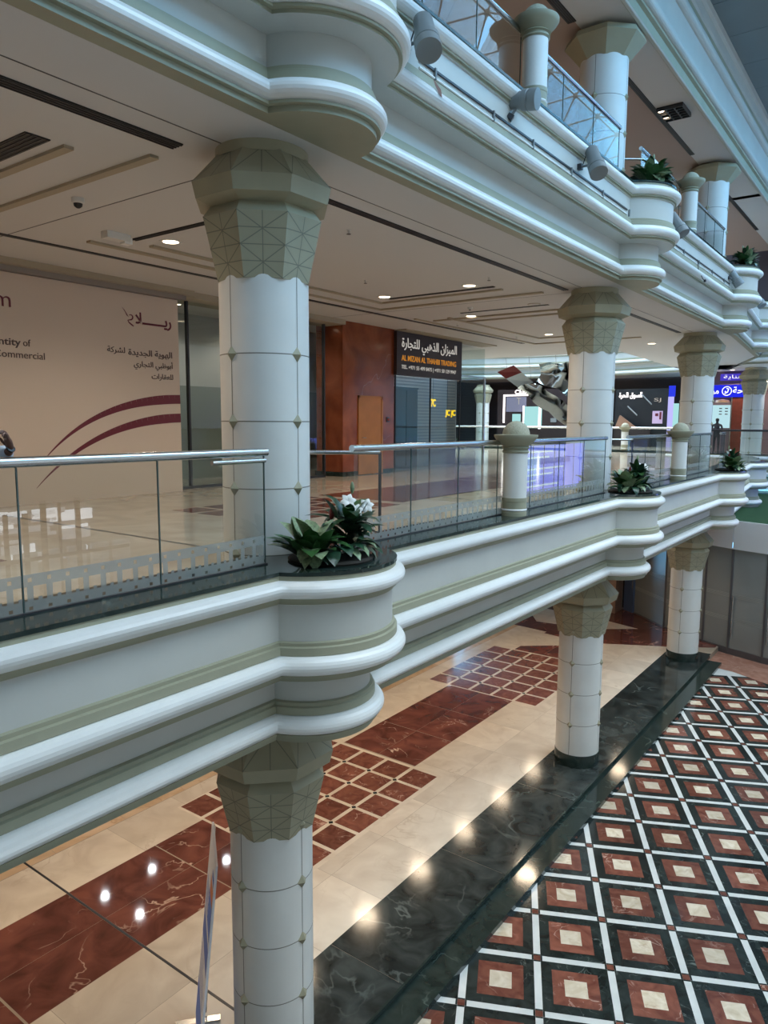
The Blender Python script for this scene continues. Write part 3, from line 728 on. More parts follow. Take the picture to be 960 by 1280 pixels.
b = MB(); arc(b, (6.45, -1.15), (7.6, .02), (9.497, .06), .004, .088, X); b.build('printed_arc', MAROON, t)
# bulkhead above the shop fronts
b = MB(); b.box(-12.75, -11.98, -9.9, 9.62, W(2.38), W(C1), 0); b.box(-11.98, -11.86, -9.9, 9.74, W(2.46), W(C1), 1); b.box(-12.75, -11.98, 9.62, 14.6, W(2.44), W(C1), 1); b.box(-12.3, -11.7, 16.9, 22.2, W(2.53), W(C1), 1)
BULK = pbr('bulkhead_paint', (.30, .27, .24), .5)
struct(b.build('trim_%d' % n, [BULK, TAN]), 'stepped bulkhead above the shop fronts'); n += 1
# plain glazed shop front beside the hoarding
t = thing('shop_window', 'tall plain glass shop front between the hoarding and the red marble pier', 'window', (SX-.3, 9.55, W(L1)))
for a, c in ((9.56, 9.93), (9.97, 12.2), (12.24, 14.2)):
    MB().quad((SX-.3, a, W(L1)), (SX-.3, c, W(L1)), (SX-.3, c, W(2.44)), (SX-.3, a, W(2.44))).build('glass_pane', SHOPGL, t)
f = MB()
for yy in (9.53, 9.95, 12.22, 14.22): f.box(SX-.34, SX-.26, yy-.02, yy+.02, W(L1), W(2.44))
f.box(SX-.34, SX-.26, 9.53, 14.24, W(L1), W(L1+.06)); f.build('frame', DARK, t)
SCREENW = pbr('shop_blank_wall', (.55, .56, .52), .7); SAGEW = pbr('green_shop_screen', (.26, .29, .24), .7)
b = MB(); b.box(-14.6, -14.5, 9.5, 16.4, W(L1), W(.85), 1); b.box(-14.6, -14.5, 9.5, 16.4, W(.85), W(C1), 0); b.box(-14.5, -12.3, 9.42, 9.5, W(L1), W(C1), 0)
struct(b.build('wall_left', [SCREENW, SAGEW]), 'blank partition inside the empty glazed shop')
t2 = thing('display_stand', 'grey board leaning inside the plain glass shop front', 'board', (-13.3, 13.2, W(L1)))
MB().box(-13.34, -13.28, 12.9, 13.75, W(L1), W(-.35)).build('board', SCREENW, t2); MB().box(-13.5, -13.2, 13.0, 13.65, W(L1), W(L1+.03)).build('base_plate', DARK, t2)
# red marble pier with a service door
b = MB(); b.box(-13.0, SX, 14.62, 16.88, W(L1), W(C1), 0); b.box(-13.05, SX+.012, 14.6, 16.9, W(L1), W(L1+.12), 1)
REDPIER = marble('rojo_pier', (.20, .045, .018), (.34, .092, .036), (.8, .65, .55), .35, .0025, 1.2, .12, 0, .8)
struct(b.build('wall_left', [REDPIER, GREEN_MARBLE]), 'red veined marble pier beside the brown sign')
t = thing('door', 'narrow orange wooden service door set in the red marble pier', 'door', (SX, 15.3, W(L1)))
MB().box(SX+.002, SX+.02, 15.30, 16.26, W(L1+.02), W(.64)).build('leaf', WOOD, t)
f = MB(); f.box(SX, SX+.035, 15.24, 15.31, W(L1+.02), W(.70)); f.box(SX, SX+.035, 16.25, 16.32, W(L1+.02), W(.70)); f.box(SX, SX+.035, 15.24, 16.32, W(.63), W(.70)); f.build('door_frame', WOOD, t)
MB().tube([(SX+.02, 15.40, W(-.42)), (SX+.07, 15.40, W(-.42)), (SX+.07, 15.52, W(-.42))], .012, 8).build('handle', STEEL, t, 60)
t = thing('alarm_button', 'small red alarm button on the marble right of the wooden door', 'alarm', (SX, 16.58, W(.06)))
MB().box(SX, SX+.02, 16.51, 16.65, W(.0), W(.14)).build('back_plate', DARK, t); MB().lathe([(.03, 0), (.03, .02), (.001, .03)], (SX+.02, 16.58, W(.07)), 14, axis=(1, 0, 0)).build('button', pbr('red_plastic', (.5, .03, .02), .4), t)
# brown shop sign
t = thing('shop_sign', 'dark brown shop sign with white Arabic and amber Latin lettering', 'sign', (SX, 18.7, W(1.34)))
MB().box(SX-.1, SX+.10, 16.86, 20.42, W(1.33), W(2.52)).build('board', SIGNBR, t)
X = SX+.103
def sx(y, z): return (X, y, W(z))
text(arabic('الميزان الذهبي للتجارة'), 'lettering', SIGNW, t, sx(20.10, 1.95), RY, UP, width=3.0, height=.42, align='RIGHT', bold=.012)
text('AL MIZAN AL THAHBI TRADING', 'lettering', SIGNO, t, sx(17.09, 1.725), RY, UP, width=2.98, height=.16, bold=.018)
text('TEL. +971 55 499 8475 | +971 50 129 9947', 'lettering', SIGNW, t, sx(17.09, 1.47), RY, UP, width=2.98, height=.14, bold=.004)
# glazed shop under the sign
t = thing('glass_shopfront', 'glass shop front with steel posts under the brown sign', 'window', (SX, 16.92, W(L1)))
for a, c in ((16.95, 18.75), (18.77, 20.5), (20.52, 22.1)):
    h = 2.45 if a > 20.4 else 1.32
    MB().quad((SX, a, W(L1)), (SX, c, W(L1)), (SX, c, W(h)), (SX, a, W(h))).build('glass_pane', SHOPGL, t)
MB().quad((SX, 22.12, W(L1)), (-13.18, 22.12, W(L1)), (-13.18, 22.12, W(2.45)), (SX, 22.12, W(2.45))).build('glass_pane', SHOPGL, t)
for yy, h in ((16.94, 1.32), (18.76, 1.32), (20.51, 2.45)): MB().box(SX-.02, SX+.02, yy-.015, yy+.015, W(L1), W(h)).build('mullion', DARK, t)
MB().tube([(SX, 22.12, W(L1)), (SX, 22.12, W(1.5))], .045, 12).build('corner_post', STEEL, t, 50)
MB().box(SX-.03, SX+.03, 20.55, 22.15, W(1.47), W(1.52)).build('transom', STEEL, t)
b = MB()
for k in range(30): b.box(-13.19, -13.165, 17.7, 22.0, W(-.7+k*.1), W(-.665+k*.1))
tag(b.build('blind', pbr('blind_grey', (.50, .53, .55), .5)), 'horizontal slatted blind across the back of the glass shop', 'blind')
struct(MB().box(-13.4, -13.2, 16.9, 22.15, W(L1), W(C1)).build('wall_left', pbr('slate_blue_wall', (.34, .38, .41), .5)), 'slate back wall of the glass shop')
t = thing('shop_counter', 'dark tall cabinet standing inside the glass shop', 'cabinet', (-12.9, 18.3, W(L1)))
MB().box(-13.15, -12.72, 17.72, 19.0, W(L1), W(1.0)).build('body', BROWNW, t); MB().box(-13.16, -12.70, 17.70, 19.02, W(1.0), W(1.05)).build('top', DARK, t)
MB().box(-12.72, -12.70, 17.76, 18.34, W(L1+.1), W(.95)).build('door', SIGNBR, t); MB().box(-12.72, -12.70, 18.38, 18.96, W(L1+.1), W(.95)).build('door', SIGNBR, t)
t = thing('partition', 'olive grey partition panel inside the glass shop', 'partition', (-12.9, 17.2, W(L1))); MB().box(-12.95, -12.85, 16.95, 17.62, W(L1), W(1.3)).build('panel', pbr('olive_panel', (.20, .18, .12), .5), t); MB().box(-12.97, -12.83, 16.95, 17.64, W(1.3), W(1.33)).build('cap', DARK, t)
for yy, zz, s, lb in ((19.2, .48, '7C', 'upper yellow glowing letters seen through the shop glass'), (20.05, .16, 'JC JC', 'lower yellow glowing letters seen through the shop glass')):
    t = thing('neon_letters', lb, 'lettering', (SX-.25, yy, W(zz)))
    text(s, 'letters', YEL, t, (SX-.25, yy, W(zz)), RY, UP, height=.24, width=.26 if len(s) == 2 else .62, bold=.03); MB().tube([(SX-.26, yy+.12, W(zz+.25)), (SX-.26, yy+.12, W(2.5))], .006, 6).build('hanging_wire', DARK, t)

# ================================================================== ceiling fittings of the first storey
def vent(x0, x1, y0, y1, z, label, slats=True, name='air_vent'):
    t = thing(name, label, 'vent', ((x0+x1)/2, (y0+y1)/2, W(z)), 'black slot vents in the ceilings')
    MB().box(x0, x1, y0, y1, W(z-.012), W(z+.002)).build('slot', BLACK, t)
    if slats:
        b = MB(); L = (x1-x0) if (x1-x0) < (y1-y0) else (y1-y0); k = max(2, int(L/.04))
        for i in range(k):
            if (x1-x0) < (y1-y0): a = x0+(i+.5)*L/k; b.box(a-.004, a+.004, y0, y1, W(z-.018), W(z-.010))
            else: a = y0+(i+.5)*L/k; b.box(x0, x1, a-.004, a+.004, W(z-.018), W(z-.010))
        b.build('blade', DARK, t)
    return t
vent(-5.93, -5.76, -6, 4.64, C1, 'long black slot vent in the ceiling left of the nearest capital')
vent(-5.86, -5.74, 6.4, 13.77, C1, 'long black slot vent in the ceiling between the first and second capitals')
vent(-5.86, -5.74, 15.1, 21.9, C1, 'black slot vent in the ceiling beyond the second capital')
vent(-9.6, -6.67, 3.62, 3.86, C1, 'short wide black vent in the ceiling at the left edge')
vent(-9.27, -7.6, 6.50, 6.60, C1, 'short black vent behind the nearest capital beside a downlight')
vent(-9.2, -6.76, 12.62, 12.70, C1, 'black vent crossing the ceiling between two downlights, before the second column')
vent(-10.56, -10.46, -4, 9.2, C1, 'thin black slot vent above the hoarding', False)
vent(-10.76, -10.64, 10.2, 22.1, C1, 'thin black slot vent above the brown sign', False)
vent(-9.0, -6.8, 15.2, 15.28, C1, 'short black vent just beyond the second column', False)
b = MB()
def strip(x0, x1, y0, y1): b.box(x0, x1, y0, y1, W(C1-.03), W(C1+.002))
for y_ in (4.04,): strip(-9.8, -6.67, y_-.05, y_+.05)
for y_ in (4.66,): strip(-10.2, -6.22, y_-.05, y_+.05)
strip(-9.9, -9.8, 6.2, 9.6); strip(-9.4, -9.3, 6.9, 9.2)
strip(-9.6, -6.75, 12.93, 13.01); strip(-10.2, -6.25, 13.66, 13.76); strip(-9.68, -9.6, 9.5, 13.0); strip(-10.25, -10.17, 9.2, 13.76)
strip(-9.66, -9.58, 15.7, 21.0); strip(-9.6, -8.8, 20.9, 21.0); strip(-10.45, -10.37, 15.4, 22.4); strip(-10.4, -7.0, 22.3, 22.4); strip(-10.2, -6.25, 15.9, 16.0); strip(-9.6, -6.9, 16.5, 16.6)
struct(b.build('trim_%d' % n, TAN), 'tan cove strips framing the ceiling panels'); n += 1
b = MB(); b.box(-5.468, -5.452, -9.9, 22, W(C1-.002), W(C1)); b.box(-12, -5.8, 5.352, 5.368, W(C1-.002), W(C1)); b.box(-12, -5.8, 14.1, 14.116, W(C1-.002), W(C1))
struct(b.build('trim_%d' % n, DARK), 'thin dark joints in the first storey ceiling'); n += 1
def make_downlight(label, power, warm=True, r=.11, group='recessed ceiling downlights', soft=.10, col=None):
    t = thing('downlight', label, 'lamp', (0, 0, 0), group)
    MB().lathe([(r*.8, -.004), (r, -.012), (r*1.18, -.008), (r*1.2, .002)], n=28, cap=False).build('trim_ring', WHITE, t, 40)
    MB().lathe([(.001, -.006), (r*.84, -.006)], n=28, cap=False).build('diffuser', WARM if warm else COOL, t)
    l = bpy.data.lights.new('downlight_lamp', 'SPOT'); l.energy = power*LAMP; l.color = col or ((1., .87, .72) if warm else (.92, .95, 1.))
    l.spot_size = math.radians(150); l.spot_blend = .6; l.shadow_soft_size = soft
    lo = bpy.data.objects.new('downlight_lamp', l); COL.objects.link(lo); lo.parent = t; lo.location = (0, 0, -.05)
    return t
D1 = 175
dl = make_downlight('lit downlight in the ceiling just left of the nearest capital', D1, r=.135); dl.location = (-8.94, 6.93, W(C1))
for x, y, lb in ((-9.16, 12.42, 'left one of the lit downlights by the vent above the orange door'), (-7.11, 12.33, 'lit downlight at the right end of the crossing vent'), (-9.05, 15.8, 'lit downlight in the ceiling above the brown sign'), (-9.02, 20.3, 'lit downlight left of the second capital'), (-7.29, 24.4, 'lit downlight between the second and third capitals'),
                 (-7.2, 3.45, 'lit downlight at the left edge by the short wide vent'), (-9.3, 23.9, 'small far downlight above the mirror sculpture'), (-9.0, .5, 'downlight outside the left edge'), (-7.0, -3, 'downlight beyond the left edge')):
    dup(dl, (x, y, W(C1)), lb)
dg = make_downlight('warm downlight under the balcony of the ground storey, reflected in the dark granite', 125, group='ground storey downlights', soft=.24, col=(1., .79, .56)); dg.location = (-9.18, 9.75, W(C0))
for i, y in enumerate((1.2, 3.3, 5.5, 7.6, 11.9, 14.05, 16.2, 18.35, 20.5)): dup(dg, (-9.18, y, W(C0)), 'warm downlight under the balcony of the ground storey, reflected in the dark granite')
for y in (8.5, 15.68, 22.5): dup(dg, (-7.1, y, W(C0)), 'warm downlight near the balcony edge of the ground storey ceiling')
dc = make_downlight('white downlight under the first storey, mirrored in the red marble', 32, False, .075, 'white ground storey downlights', .075); dc.location = (-14.6, 8.9, W(C0))
for x, y in ((-14.6, 10.2), (-13.4, 11.55), (-13.4, 9.0), (-13, 4.5), (-15.5, 25.8)): dup(dc, (x, y, W(C0)), 'white downlight under the first storey, mirrored in the red marble')
di = make_downlight('added downlight brightening the glass shop under the brown sign', 90, False, .09, 'added shop downlights'); di.location = (-12.65, 20.9, W(C1))  # lamps added to brighten the glass shop interior and its blind
dup(di, (-12.65, 18.6, W(C1)), 'added downlight brightening the glass shop, behind the sign board'); 
dj = make_downlight('added downlight brightening the empty glazed shop by the hoarding', 70, True, .09, 'added shop downlights'); dj.location = (-13.5, 10.6, W(C1)); dup(dj, (-13.5, 13.2, W(C1)), 'added downlight brightening the empty glazed shop beside the red pier')  # fill lamps added so the partition behind the plain glass reads lighter
for y in (4.0, 11.0, 18.0): dup(dl, (-9.5, y, W(C2+.02)), 'added fill downlight warming the taupe field of the upper ceiling, hidden behind the balcony')  # unseen lamps added to lift the dark upper ceiling with warm bounce
# small ceiling devices
t = thing('security_camera', 'small dark dome camera on the ceiling at upper left', 'camera', (-8.12, 5.0, W(C1)))
MB().lathe([(.07, 0), (.07, -.05), (.055, -.06)], (-8.12, 5.0, W(C1)), 20).build('housing', WHITE, t, 40); MB().lathe([(.052, -.055), (.045, -.09), (.02, -.11), (.001, -.115)], (-8.12, 5.0, W(C1)), 18).build('dome', BLACK, t, 50)
t = thing('emergency_light', 'white twin emergency light box on the ceiling above the hoarding', 'lamp', (-9.18, 6.2, W(C1)))
MB().box(-9.26, -9.10, 6.02, 6.38, W(C1-.09), W(C1)).build('case', WHITE, t); MB().box(-9.24, -9.12, 6.30, 6.42, W(C1-.12), W(C1-.03)).build('lamp_head', MOULD, t)
def make_sprinkler(label):
    t = thing('sprinkler', label, 'sprinkler', (0, 0, 0), 'ceiling sprinklers')
    MB().lathe([(.035, 0), (.03, -.008), (.012, -.012), (.012, -.05)], n=14).build('escutcheon', WHITE, t, 50); MB().lathe([(.03, -.055), (.03, -.06)], n=12).build('deflector', DARK, t)
    return t
sp = make_sprinkler('sprinkler on the ceiling right of the nearest capital'); sp.location = (-6.43, 7.9, W(C1))
for x, y, lb in ((-6.43, 11.84, 'sprinkler on the ceiling between the first and second capitals, above a downlight'), (-10.0, 16.77, 'sprinkler on the ceiling over the brown sign'), (-9.2, 8.0, 'sprinkler on the ceiling just left of the nearest capital'), (-10.0, 20.2, 'sprinkler on the ceiling near the mirror sculpture'), (-6.5, 16.2, 'sprinkler just right of the second capital'), (-8.4, 10.8, 'sprinkler right of the nearest capital, low in the view')): dup(sp, (x, y, W(C1)), lb)
t = thing('smoke_detector', 'round smoke detector on the ceiling left of the second capital', 'detector', (-8.41, 14.63, W(C1)))
MB().lathe([(.06, 0), (.06, -.03), (.04, -.05)], (-8.41, 14.63, W(C1)), 18).build('case', WHITE, t, 40); MB().lathe([(.025, -.05), (.02, -.065)], (-8.41, 14.63, W(C1)), 12).build('sensor', DARK, t)
t = thing('ceiling_speaker', 'flat round speaker in the ceiling just left of the second capital', 'speaker', (-7.03, 15.4, W(C1)))
MB().lathe([(.13, -.001), (.12, -.012), (.001, -.014)], (-7.03, 15.0, W(C1)), 24).build('grille', CEIL, t, 40); MB().lathe([(.14, 0), (.14, -.01), (.13, -.012)], (-7.03, 15.0, W(C1)), 24, cap=False).build('rim', TAN, t, 40)
# upper storey ceiling
vent(-5.67, -5.55, 15.6, 21.55, C2, 'long slatted black vent in the upper ceiling beside the lit grille')
vent(-5.78, -5.62, 9.0, 13.4, C2, 'slatted black vent in the upper ceiling above the dome-topped post')
vent(-5.67, -5.55, 24.4, 31, C2, 'slatted black vent in the upper ceiling at the right edge')
t = thing('grille_light', 'black louvred box light with two warm lamps in the upper ceiling', 'lamp', (-5.25, 18.35, W(C2)))
MB().box(-5.53, -4.95, 18.0, 18.72, W(C2-.03), W(C2)).build('box', BLACK, t)
b = MB()
for i in range(6): y = 18.0+i*.144; b.box(-5.53, -4.95, y-.012, y+.012, W(C2-.09), W(C2-.03))
for i in range(4): x = -5.52+i*.188; b.box(x-.012, x+.012, 18.0, 18.72, W(C2-.09), W(C2-.03))
b.build('louvre', DARK, t)
for y in (18.12, 18.5):
    MB().lathe([(.001, -.075), (.06, -.06), (.065, -.03)], (-5.46, y, W(C2)), 14).build('lamp', WARM, t, 50)

# ================================================================== track spotlights on the upper balcony edge
def make_spot(label):
    """spotlight can hanging from a bracket; local +X is outwards"""
    t = thing('spotlight', label, 'spotlight', (0, 0, 0), 'track spotlights on the upper balcony edge')
    MB().box(0, .05, -.03, .03, -.03, .03).build('bracket', DARK, t)
    MB().tube([(.04, 0, 0), (.16, 0, .0)], .014, 8).build('arm', GREYP, t, 50)
    ax_ = Vector((.50, -.48, -1)).normalized()
    MB().lathe([(.06, .20), (.075, .19), (.082, .0), (.082, -.05)], (.20, 0, .02), 24, axis=-ax_).build('gear_box', GREYP, t, 40)
    MB().lathe([(.075, 0), (.098, .01), (.098, .06), (.092, .065), (.092, .075), (.10, .08), (.10, .16), (.088, .162)], Vector((.20, 0, .02))+ax_*.03, 24, axis=ax_).build('lamp_head', GREYP, t, 40)
    MB().lathe([(.001, .14), (.088, .152)], Vector((.20, 0, .02))+ax_*.03, 24, axis=ax_, cap=False).build('lens', pbr('dark_lens', (.05, .045, .045), .2) if 'dark_lens' not in MATS else MATS['dark_lens'], t)
    MB().tube([(.05, .02, .03), (.08, .05, .16), (.16, .06, .20), (.20, .03, .12)], .006, 6).build('cable', DARK, t, 50)
    return t
TX = -4.455
s1 = make_spot('grey spotlight next to the nearest upper planter'); s1.location = (TX, 6.34, W(3.70)); s1.scale = (1.3, 1.3, 1.3)
s2 = make_spot('grey spotlight turned aside, below the upper dome-topped post'); s2.location = (TX, 8.62, W(3.74)); s2.scale = (1.25, 1.25, 1.25); s2.rotation_euler = (0, math.radians(-55), math.radians(30))
dup(s1, (TX, 10.88, W(3.78)), 'grey spotlight just before the second upper planter')
dup(s1, (TX, 15.3, W(3.86)), 'grey spotlight just beyond the second upper planter', .5)
dup(s1, (TX, 21.2, W(3.80)), 'grey spotlight by the third upper planter', 1.1)
dup(s1, (-4.7, 25.5, W(3.80)), 'grey spotlight at the right edge below the upper bend', .4)
for k, (a, c, lb) in enumerate(((6.6, 9.0, 'thin black track and cable from the nearest upper planter to the second spotlight'), (9.0, 13.1, 'thin black track and cable between second spotlight and second upper planter'), (15.2, 21.4, 'thin black track between the second and third upper planters'))):
    t = thing('spotlight_track', lb, 'track', (TX, a, W(3.68)), 'spotlight tracks on the upper balcony edge')
    MB().box(TX, TX+.02, a, c, W(3.665), W(3.688)).build('rail', DARK, t)
    MB().tube([(TX+.012, a, W(3.60)), (TX+.012, (a+c)/2, W(3.595)), (TX+.012, c, W(3.60))], .012, 6).build('conduit', MOULD, t, 50)
    for y in [a+.3+i*1.3 for i in range(int((c-a)/1.3)+1)]:
        MB().box(TX, TX+.03, y-.012, y+.012, W(3.585), W(3.70)).build('clip', GREYP, t)
t = thing('torn_label', 'torn brown scrap hanging under the nearest spotlight', 'scrap', (-4.33, 6.75, W(3.42)))
MB().grid([[(-4.335, 6.70, W(3.50)), (-4.33, 6.76, W(3.47))], [(-4.325, 6.72, W(3.44)), (-4.315, 6.82, W(3.43))], [(-4.31, 6.80, W(3.36)), (-4.305, 6.83, W(3.35))]]).build('scrap', pbr('rust_brown', (.22, .10, .075), .7), t)
t = thing('dangling_cable', 'short black cable dangling from the far track', 'cable', (TX+.03, 17.9, W(3.6)))
MB().tube([(TX+.03, 17.9, W(3.68)), (TX+.06, 17.92, W(3.45)), (TX+.16, 17.94, W(3.25)), (TX+.19, 18.0, W(3.22))], .008, 6).build('wire', DARK, t, 50); MB().box(TX+.17, TX+.21, 17.98, 18.05, W(3.19), W(3.24)).build('plug', DARK, t)

# ================================================================== pavilion of glass doors at the end of the court
base_line = [(-16.2, 28.2), (-10.5, 27.75), (-8.2, 26.9), (-6.75, 25.55), (-5.3, 24.72), (-4.46, 24.3), (-3.42, 23.92), (-2.2, 23.65), (0.5, 23.4), (6.5, 23.4)]
FROST = pbr('frosted_glass', (.27, .29, .285), .22, noise=.08, nscale=.6); FROSTL = pbr('frost_line', (.36, .38, .375), .3)
SIGHT = pbr('pale_fascia_board', (.82, .83, .84), .5)
def off(p, q, d):
    v = Vector((q[0]-p[0], q[1]-p[1])).normalized(); return Vector((v.y, -v.x))*d
kk = 0
for i in range(len(base_line)-1):
    if i == 1: continue
    p, q = base_line[i], base_line[i+1]; o_ = off(p, q, .03); v = Vector((q[0]-p[0], q[1]-p[1])).normalized()
    if i in (3, 4): q = (q[0], q[1])
    b = MB(); b.quad((p[0], p[1], W(CT)), (q[0], q[1], W(CT)), (q[0], q[1], W(-3.82)), (p[0], p[1], W(-3.82)), 0)
    for k in range(7):          # stripes etched on the glass
        for z in (-5.25-.035*k, -6.0-.035*k):
            if k > 3: continue
            b.quad((p[0]+o_.x*.2, p[1]+o_.y*.2, W(z)), (q[0]+o_.x*.2, q[1]+o_.y*.2, W(z)), (q[0]+o_.x*.2, q[1]+o_.y*.2, W(z+.012)), (p[0]+o_.x*.2, p[1]+o_.y*.2, W(z+.012)), 1)
    nm = 'glass_panel'
    lab = ['frosted glass wall panel at the far left, under the balcony', 'frosted glass panel beyond the blue door', 'frosted glass panel left of the far column', 'frosted glass panel just behind the far column', 'narrow frosted glass panel right of the far column', 'frosted glass door panel right of the far column, before the steel handle', 'frosted glass panel with the steel handle at the right edge', 'frosted glass panel beyond the right edge', 'frosted glass wall out of view to the right'][i]
    t = thing('frosted_screen', lab, 'glass screen', (p[0], p[1], W(CT)), 'frosted glass panels at the end of the court'); b2 = b.build('pane', [FROST, FROSTL], t)
    m_ = MB(); 
    m_.obox(((p[0]+q[0])/2, (p[1]+q[1])/2, W(CT+.10)), (Vector((v.x, v.y, 0))*(Vector((q[0]-p[0], q[1]-p[1])).length/2)), (o_.x, o_.y, 0), (0, 0, .10))
    m_.build('bottom_rail', pbr('bronze_rail', (.09, .085, .09), .3) if 'bronze_rail' not in MATS else MATS['bronze_rail'], t)
    MB().box(q[0]-.03, q[0]+.03, q[1]-.03, q[1]+.03, W(CT), W(-3.8)).build('mullion', MATS['bronze_rail'], t)
    if i in (5, 6): MB().tube([(p[0]+o_.x*3+.12, p[1]+o_.y*3, W(-6.6)), (p[0]+o_.x*3+.12, p[1]+o_.y*3, W(-5.3))], .02, 10).build('pull_handle', STEEL, t, 50)
b = MB(); poly = base_line+[(6.5, 35.3), (-9.5, 35.3), (-16.2, 35.3)]
for i in range(len(base_line)-1):
    p, q = base_line[i], base_line[i+1]; o_ = off(p, q, .06)
    b.add([(p[0]+o_.x, p[1]+o_.y, W(-3.83)), (q[0]+o_.x, q[1]+o_.y, W(-3.83)), (q[0]+o_.x, q[1]+o_.y, W(-2.945)), (p[0]+o_.x, p[1]+o_.y, W(-2.945)), (p[0], p[1], W(-3.83)), (q[0], q[1], W(-3.83)), (q[0], q[1], W(-2.945)), (p[0], p[1], W(-2.945))], [(0, 1, 2, 3), (0, 4, 5, 1), (3, 2, 6, 7)])
struct(b.build('trim_%d' % n, SIGHT), 'pale fascia board above the frosted glass doors'); n += 1
i0 = 3
tp = [(-6.7, 25.6)]+base_line[4:-1]+[(6.0, 23.4)]+[(6.0, 34.6), (-9.0, 34.6)]
o = MB().prism(tp, W(-2.99), W(-2.945)).build('artificial_turf', TURF); tag(o, 'green artificial turf on the flat roof above the glass doors', 'turf', kind='stuff')
wall('wall_far', -16.2, -7.6, 28.6, 28.8, L0, C0, BROWNW, 'dim wall behind the glass at the far end of the ground storey')
# brown piers and blue door on the ground storey
b = MB(); b.box(-9.3, -8.75, 26.4, 27.2, W(L0), W(C0)); struct(b.build('wall_far', pbr('brown_pier', (.34, .22, .16), .4, noise=.1)), 'brown stone pier beside the blue door')
t = thing('door', 'narrow blue door between the brown pier and the frosted glass', 'door', (-8.6, 27.2, W(L0))); MB().obox((-8.45, 27.05, W(L0+1.4)), (.22, -.16, 0), (.02, .03, 0), (0, 0, 1.4)).build('leaf', pbr('blue_door', (.10, .15, .28), .4), t); MB().tube([(-8.3, 26.9, W(L0+.9)), (-8.3, 26.9, W(L0+1.3))], .015, 8).build('handle', STEEL, t)

# ================================================================== poster stand on the ground storey
def on_floor(x, y): return Vector((x, y, W(L0)))
t = thing('poster_stand', 'tall thin white and blue poster stand seen edge-on beside the ground storey column', 'poster', (-6.33, 5.0, W(L0)))
fb, nb = Vector((-6.43, 5.03, W(L0+.04))), Vector((-5.70, 4.46, W(L0+.04)))
lean = Vector((-.12, .42, 2.18)); ft, ntp = fb+lean, nb+lean
dd = (nb-fb); nrm = dd.cross(lean).normalized()*.012
def pp(u, v, o=1.0): return fb+dd*u+lean*v+nrm*o
b = MB(); b.add([pp(0, 0), pp(1, 0), pp(1, 1), pp(0, 1), pp(0, 0, -1), pp(1, 0, -1), pp(1, 1, -1), pp(0, 1, -1)], [(0, 1, 2, 3), (7, 6, 5, 4), (0, 4, 5, 1), (1, 5, 6, 2), (2, 6, 7, 3), (3, 7, 4, 0)])
b.build('panel', pbr('poster_white', (.86, .86, .92), .95, spec=.02), t)
b = MB(); Rr = random.Random(4)
def patch(u0, u1, v0, v1, mi):
    for o_ in (1.15, -1.15): b.add([pp(u0, v0, o_), pp(u1, v0, o_), pp(u1, v1, o_), pp(u0, v1, o_)], [(0, 1, 2, 3)], mi)
patch(.05, .95, .02, .22, 0); patch(.05, .95, .45, .58, 1); patch(.5, .95, .62, .78, 0); patch(.55, .95, .78, .86, 2); patch(.7, .95, .88, .92, 1)
for k in range(9): patch(.1, .9-Rr.random()*.4, .25+k*.021, .255+k*.021, 1)
for k in range(5): patch(.1, .5, .62+k*.03, .632+k*.03, 1)
b.build('print', [pbr('poster_blue', (.22, .32, .75), .95, spec=.05), pbr('poster_navy', (.20, .27, .62), .95, spec=.05), pbr('poster_orange', (.75, .32, .2), .95, spec=.05)], t)
MB().obox((-6.34, 4.98, W(L0+.015)), (.17, .19, 0), (.03, -.027, 0), (0, 0, .015)).build('foot', STEEL, t)
MB().obox((-5.85, 4.58, W(L0+.015)), (.17, .19, 0), (.03, -.027, 0), (0, 0, .015)).build('foot', STEEL, t)
MB().tube([tuple(fb+Vector((.06, .06, 0))-nrm*2), tuple(fb+lean*.98-nrm*2)], .012, 8).build('pole', STEEL, t)

# ================================================================== the far hall
# curved upper balcony edge seen under the ceiling
def arcpath(cx, cy, rad, a0, a1, N=30): return lambda R: [(cx+(rad-R)*math.cos(a0+(a1-a0)*i/N), cy+(rad-R)*math.sin(a0+(a1-a0)*i/N)) for i in range(N+1)]
cur = arcpath(-19, 30, 17.2, math.radians(125), math.radians(55))
body = struct(sweep([(q[0], q[1], q[2]) for q in BODY], cur, 5.95, [WALLP, SAGE], 'trim_%d' % n), 'curved balcony edge across the far hall'); n += 1
for tt in TORI: sweep(tt, cur, 5.95, [MOULD], 'moulding', body, smooth=60)
b = MB()
pa, pb = cur(.55), [(x, 49.9) for x, y in cur(.55)]
for i in range(len(pa)-1): b.quad((*pa[i], W(3.02)), (*pa[i+1], W(3.02)), (*pb[i+1], W(3.02)), (*pb[i], W(3.02)))
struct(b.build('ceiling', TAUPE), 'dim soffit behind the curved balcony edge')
t = thing('glass_railing', 'glass railing with steel rail on the curved far upper balcony', 'railing', (-19, 46.7, W(4.6)))
MB().tube([(x, y, W(5.65)) for x, y in cur(.5)], .04, 8).build('handrail', STEEL, t, 50)
MB().grid([[(x, y, W(4.6)) for x, y in cur(.5)], [(x, y, W(5.62)) for x, y in cur(.5)]]).build('glass_panel', GLASS2, t)
